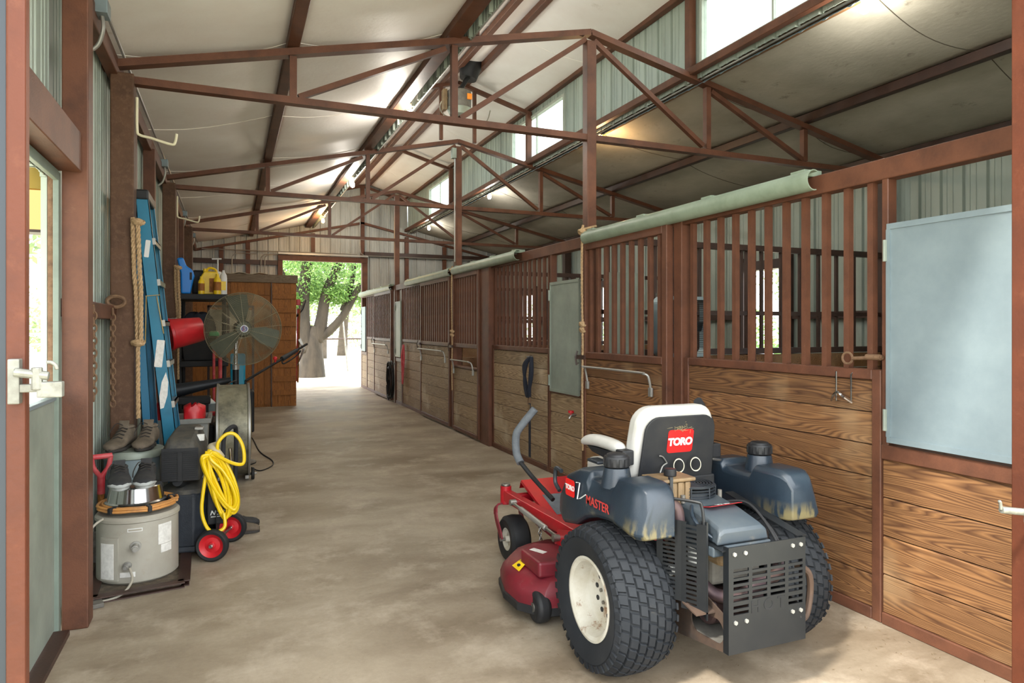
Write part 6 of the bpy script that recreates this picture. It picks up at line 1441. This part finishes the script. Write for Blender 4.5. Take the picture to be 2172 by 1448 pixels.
# chrome hook, ring bolt
t = thing('tack_hook', 'chrome tack hook screwed to the top board near the blue grey panel', 'hook', (D - .025, 2.54, 1.08))
MB().tube([(0, -.045, .10), (-.012, -.045, .09), (-.012, -.045, -.05), (-.012, .045, -.05), (-.012, .045, .10)], .004, 6).tube(spline([(-.012, -.05, -.05), (-.05, -.03, -.02), (-.055, 0, .0), (-.05, .03, -.02), (-.03, .06, -.05)], 5), .006, 6).build('hook', M['chrome'], t, smooth=True)
t = thing('bolt_latch', 'ring-ended steel bolt latch between bars and the blue grey panel', 'latch', (D - .045, 2.42, 1.25))
MB().cyl((0, -.11, .01), (0, .06, 0), .009, n=10).cyl((0, -.10, .01), (0, -.02, .01), .014, n=10).tube([(0, .09 + .03 * math.cos(a), .028 * math.sin(a)) for a in [2 * PI * k / 18 for k in range(18)]], .006, 6, closed=True).build('bolt', M['rustchain'], t, smooth=True)
t = thing('wall_tap', 'small red handled tap on the boards left of the first column', 'tap', (D - .02, 5.45, .62))
MB().tube([(0, 0, 0), (-.05, 0, 0), (-.07, 0, -.03)], .01, 8).build('spout', M['raw_steel'], t, smooth=True); MB().cyl((-.05, 0, .02), (-.05, 0, .04), .025, n=12).cyl((-.05, 0, 0), (-.05, 0, .03), .008, n=8).build('red_handle', M['redplas'], t, smooth=True)
# box fan on the partition
t = thing('box_fan', 'white box fan hanging inside the nearest stall behind the bars', 'box fan', (3.745, 5.10, 1.41)); o = t.location.copy()
def rr_ring(mb, w_, h_, r, t_, y0, y1):
    a = rrect(w_, h_, r, 6); b = rrect(w_ - 2 * t_, h_ - 2 * t_, r * .8, 6); n = len(a)
    for i in range(n):
        j = (i + 1) % n
        for P_, Q_ in ((a, a), (b, b)): mb.quad((P_[i][0], y0, P_[i][1]), (P_[j][0], y0, P_[j][1]), (P_[j][0], y1, P_[j][1]), (P_[i][0], y1, P_[i][1]))
        for y in (y0, y1): mb.quad((a[i][0], y, a[i][1]), (a[j][0], y, a[j][1]), (b[j][0], y, b[j][1]), (b[i][0], y, b[i][1]))
    return mb
rr_ring(MB(), .54, .54, .07, .03, -.06, .06).build('frame', M['galv'], t, smooth=True)
g = MB()
for k in range(26): z = -.24 + k * .0192; g.cyl((-.245, -.05, z), (.245, -.05, z), .0018, n=4)
for k in range(5): x = -.2 + k * .1; g.cyl((x, -.052, -.24), (x, -.052, .24), .0025, n=4)
g.build('grille', M['black'], t)
MB().cyl((0, -.03, 0), (0, .05, 0), .06, n=20).build('hub', M['blackdust'], t, smooth=True)
for k in range(5):
    a = 2 * PI * k / 5; MB().box((.14 * math.cos(a), 0, .14 * math.sin(a)), (.17, .008, .09), (0.35, -a, 0)).build('blade', M['slate_dk'], t, bevel=.003)
MB().lo((-.2, .05, .26), (-.17, .12, .30)).lo((.17, .05, .26), (.2, .12, .30)).build('hanger', M['raw_steel'], t)
# ---------------------------------------------------------------- outside: porch, lantern, fence, trees
t = thing('porch_roof', 'pale corrugated porch roof outside the side doorway with a brown beam', 'porch roof', (-1.8, 4.2, 2.75)); o = t.location.copy()
ribbed(MB(o), (-.86, 0, 2.95), (0, 1, 0), (-1, 0, -.12), 9, 2.1, 1).build('sheet', M['corr'], t, solid=.004)
MB(o).lo((-2.85, 0, 2.42), (-2.72, 9, 2.6)).build('beam', M['steel'], t)
for y in (.4, 8.8): MB(o).lo((-2.85, y - .06, 0), (-2.73, y + .06, 2.45)).build('porch_post', M['steel'], t)
M['lampglow'] = emat('lantern glass glow', (255, 205, 130), .75)
t = thing('lantern', 'lit hanging lantern with a domed brass cap outside the side doorway', 'lantern', (-1.32, 6.0, 2.1)); o = t.location.copy()
sq = lambda a, z: [(-1.32 - a, 6 - a, z), (-1.32 + a, 6 - a, z), (-1.32 + a, 6 + a, z), (-1.32 - a, 6 + a, z)]
MB(o).loft([sq(.075, 2.12), sq(.095, 2.40)]).build('glass', M['lampglow'], t)
MB(o).lathe([(.15, 2.40), (.14, 2.43), (.12, 2.50), (.07, 2.56), (.03, 2.60), (.02, 2.68), (.03, 2.70), (.012, 2.73), (.012, 2.86)], (-1.32, 6, 0), 24).build('cap', M['gold'], t, smooth=True)
f = MB(o)
for sx in (-1, 1):
    for sy in (-1, 1): f.bar((-1.32 + sx * .078, 6 + sy * .078, 2.11), (-1.32 + sx * .1, 6 + sy * .1, 2.41), .012)
f.lo((-1.41, 5.91, 2.095), (-1.23, 6.09, 2.115)); f.build('cage', M['steel_dk'], t)
# trees
def leafmat(name, c, c2):
    m, nt, b = newmat(name); g = nd(nt, 'NewGeometry'); x = mixc(nt, (g, 'Random Per Island'), lin(c), lin(c2)); nt.links.new(x.outputs[2], b.inputs['Base Color']); b.inputs['Roughness'].default_value = .6
    tr = nd(nt, 'BsdfTranslucent'); nt.links.new(x.outputs[2], tr.inputs[0]); mx = nd(nt, 'MixShader', {0: .35}); out = [n for n in nt.nodes if n.type == 'OUTPUT_MATERIAL'][0]
    nt.links.new(b.outputs[0], mx.inputs[1]); nt.links.new(tr.outputs[0], mx.inputs[2]); nt.links.new(mx.outputs[0], out.inputs[0]); return m
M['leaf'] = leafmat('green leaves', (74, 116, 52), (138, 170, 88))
M['leaf_far'] = leafmat('leaves with painted haze', (108, 128, 84), (150, 164, 112))  # paler leaf colours paint in haze and glare
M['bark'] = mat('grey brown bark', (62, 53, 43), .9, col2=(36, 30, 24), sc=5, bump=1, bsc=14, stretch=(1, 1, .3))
M['bark_far'] = mat('bark with painted haze', (84, 74, 64), .9, col2=(62, 54, 46), sc=4)  # bark lightened to paint in the same haze
def leaves(centres, n, s, rng):
    vs = []; fs = []
    for k in range(n):
        c, r = centres[int(rng.random() * len(centres))]
        while True:
            d = V((rng.uniform(-1, 1), rng.uniform(-1, 1), rng.uniform(-1, 1)))
            if d.length < 1: break
        g_ = 1 + .5 * rng.random() ** 3; p = V(c) + V((d.x * r * g_, d.y * r * g_, d.z * r * .75 * g_)); a = V((rng.gauss(0, 1), rng.gauss(0, 1), rng.gauss(0, 1))).normalized(); b = a.orthogonal().normalized()
        w_ = s * rng.uniform(.6, 1.3); i = len(vs); vs += [p - a * w_, p + b * w_ * .5, p + a * w_, p - b * w_ * .5]; fs.append((i, i + 1, i + 2, i + 3))
    return vs, fs
def foliage(name, centres, n, s, m, parent, seed):
    vs, fs = leaves(centres, n, s, random.Random(seed)); me = bpy.data.meshes.new(name); me.from_pydata([v - parent.location for v in vs], [], fs); me.materials.append(m)
    o = bpy.data.objects.new(name, me); COL.objects.link(o); o.parent = parent; return o
t = thing('oak_tree', 'large oak with a forked rough trunk just outside the far doorway', 'tree', (2.22, 20.6, -.03)); o = t.location.copy()
X0, Y0t = 2.16, 20.6
def limb(pts, rad): 
    q = spline(pts, 5); n = len(q); return q, [lerp(rad[0], rad[1], i / (n - 1)) for i in range(n)]
tk = MB(o)
for pts, rad in (([(X0, Y0t, -.1), (X0 + .02, Y0t, .6), (X0 + .05, Y0t, 1.15), (X0 + .1, Y0t, 1.45)], (.42, .12)), ([(X0 - .1, Y0t, .7), (X0 - .22, Y0t, 1.4), (X0 - .22, Y0t, 2.4), (X0 - .12, Y0t - .1, 3.6), (X0 - .3, Y0t - .2, 5)], (.24, .10)), ([(X0 + .15, Y0t, 1.0), (X0 + .30, Y0t, 1.7), (X0 + .42, Y0t, 2.4), (X0 + .8, Y0t, 3.4), (X0 + 1.2, Y0t + .3, 4.8)], (.20, .09)), ([(X0 + .2, Y0t, 1.1), (X0 + .55, Y0t - .05, 1.35), (X0 + .95, Y0t - .1, 1.85), (X0 + 1.35, Y0t - .2, 2.6), (X0 + 1.9, Y0t - .3, 3.2)], (.15, .07)), ([(X0 + .9, Y0t, 1.9), (X0 + 1.15, Y0t, 2.7), (X0 + 1.25, Y0t, 3.4)], (.10, .05)), ([(X0 - .2, Y0t, 2.2), (X0 - .7, Y0t, 2.9), (X0 - 1.3, Y0t, 3.4)], (.09, .04))):
    q, r = limb(pts, rad); tk.tube(q, 1, 14, radii=r)
tk.build('trunk', M['bark'], t, smooth='all')
foliage('foliage', [((X0 - .3, Y0t - .2, 3.2), .9), ((X0 + .6, Y0t, 3.3), .9), ((X0 + 1.5, Y0t - .2, 3.1), .8), ((X0 - 1, Y0t, 3.5), .9), ((X0 + 1.7, Y0t, 2.4), .5), ((X0 + .1, Y0t + .3, 2.5), .5), ((X0 + .75, Y0t, 2.4), .4), ((X0 + .4, Y0t, 4.2), 1.4), ((X0 + 2.4, Y0t, 3.6), 1.2), ((X0 - .45, Y0t, 2.2), .25)], 15000, .048, M['leaf'], t, 1)
rng = random.Random(4)
kinds = ['slim pale tree far outside, straight behind the oak trunk', 'pale tree far outside, right of the oak trunk', 'far tree near the right side of the doorway', 'far tree seen left of the oak', 'distant tree outside the side doorway', 'distant tree outside the side doorway, farther', 'distant tree seen through the stall window', 'second distant tree seen through the stall window', 'distant pale tree beyond the far fence', 'distant tree at the far left outside']
for i, (x, y) in enumerate(((3.0, 32), (3.9, 33), (5.3, 36), (1.2, 38), (-5.5, 16), (-9, 22), (22, 20), (17, 21), (4.4, 46), (-4, 42))):
    t = thing('tree', kinds[i], 'tree', (x, y, -.03)); o = t.location.copy(); r = rng.uniform(.14, .24); lean = rng.uniform(-.4, .4)
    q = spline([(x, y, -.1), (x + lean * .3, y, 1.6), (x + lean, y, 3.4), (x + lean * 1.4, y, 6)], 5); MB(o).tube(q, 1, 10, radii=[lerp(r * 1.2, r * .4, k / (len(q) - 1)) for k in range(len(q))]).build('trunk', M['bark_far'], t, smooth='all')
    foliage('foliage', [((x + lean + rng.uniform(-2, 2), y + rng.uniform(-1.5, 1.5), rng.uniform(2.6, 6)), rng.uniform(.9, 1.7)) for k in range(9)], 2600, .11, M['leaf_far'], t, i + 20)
t = thing('brush', 'line of pale leafy undergrowth far outside behind the fence', 'bushes', (3, 50, 0)); t['kind'] = 'stuff'
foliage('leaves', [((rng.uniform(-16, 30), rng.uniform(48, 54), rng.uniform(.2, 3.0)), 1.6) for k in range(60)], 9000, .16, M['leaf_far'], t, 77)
t = thing('brush', 'green undergrowth outside beyond the stall window', 'bushes', (20, 24, 0)); t['kind'] = 'stuff'
foliage('leaves', [((rng.uniform(13, 26), rng.uniform(19, 30), rng.uniform(.1, 1.6)), 1.2) for k in range(22)], 5000, .12, M['leaf'], t, 78)
t = thing('pipe_fence', 'thin dark pipe fence outside the far doorway', 'fence', (3, 24, 0)); o = t.location.copy()
MB(o).cyl((2.4, 24, 1.02), (9, 24, 1.02), .028, n=8).cyl((-2, 24, 1.02), (1.6, 24, 1.02), .028, n=8).build('top_rail', M['steel_dk'], t, smooth=True)
for x in (2.62, 5.4, 8, 1.2, -1.4): MB(o).cyl((x, 24, -.05), (x, 24, 1.04), .035, n=8).build('fence_post', M['steel_dk'], t, smooth=True)
single(MB().cyl((3.55, 22.8, -.05), (3.38, 22.8, 1.75), .025, n=8), 'fence_stake', M['raw_steel'], 'tall thin leaning metal stake outside the far doorway', 'stake', (3.5, 22.8, 0), smooth=True)
t = thing('pipe_fence', 'white pipe fence outside the side doorway', 'fence', (-6, 12, 0)); o = t.location.copy()
for z in (.5, .85, 1.2): MB(o).cyl((-6, -2, z), (-6, 40, z), .03, n=8).build('rail', M['conduit'], t, smooth=True)
for k in range(12): MB(o).cyl((-6, -2 + k * 3.5, -.05), (-6, -2 + k * 3.5, 1.25), .04, n=8).build('fence_post', M['conduit'], t, smooth=True)

# straw and dust specks on the floor
rs = random.Random(9); vs = []; fs = []
for k in range(900):
    if k < 450: x = rs.uniform(1.2, 2.8); y = rs.uniform(1.6, 3.4)
    elif k < 750: x = 2.8 - abs(rs.gauss(0, .12)); y = rs.uniform(1.6, 14)
    else: x = rs.uniform(-.7, 2.6); y = rs.uniform(2, 9)
    a = rs.uniform(0, PI); l_ = rs.uniform(.003, .014); w_ = rs.uniform(.0006, .0018); z = .0015 + rs.uniform(0, .002)
    d = V((math.cos(a), math.sin(a), 0)); n = V((-d.y, d.x, 0)); i = len(vs); c = V((x, y, z)); vs += [c - d * l_, c + n * w_, c + d * l_, c - n * w_]; fs.append((i, i + 1, i + 2, i + 3))
me = bpy.data.meshes.new('straw_bits'); me.from_pydata(vs, [], fs); me.materials.append(mat('straw', (120, 100, 68), .9, col2=(70, 56, 40), sc=30)); o = bpy.data.objects.new('straw_bits', me); COL.objects.link(o)
tag(o, 'scattered straw bits and clippings on the concrete floor', 'straw', kind='stuff')
# ---------------------------------------------------------------- outside, light, camera
w = bpy.data.worlds.new('World'); SC.world = w; w.use_nodes = True
bg = w.node_tree.nodes['Background']; bg.inputs[0].default_value = (.93, .97, 1, 1); bg.inputs[1].default_value = 3.5
def sun(e, az, el, ang, col):
    l = bpy.data.lights.new('sun', 'SUN'); l.energy = e; l.angle = math.radians(ang); l.color = col
    o = bpy.data.objects.new('sun', l); COL.objects.link(o)
    d = V((math.sin(math.radians(az)) * math.cos(math.radians(el)), math.cos(math.radians(az)) * math.cos(math.radians(el)), -math.sin(math.radians(el))))
    o.rotation_euler = d.to_track_quat('-Z', 'Y').to_euler(); return o
sun(3.6, 64, 50, 6, (1, .97, .9))
a = math.atan(596 / 1450)
cam = bpy.data.cameras.new('camera'); co = bpy.data.objects.new('camera', cam); COL.objects.link(co)
co.location = (0, 0, 1.4); co.rotation_euler = (PI / 2, 0, -a)
cam.sensor_width = 36; cam.lens = 1450 / 2172 * 36; cam.shift_y = -29 / 2172; cam.clip_start = .05; cam.clip_end = 300
SC.camera = co
SC.view_settings.view_transform = 'Standard'; SC.view_settings.look = 'None'; SC.view_settings.gamma = 1
SC.view_settings.exposure = 1.08; SC.view_settings.use_curve_mapping = False
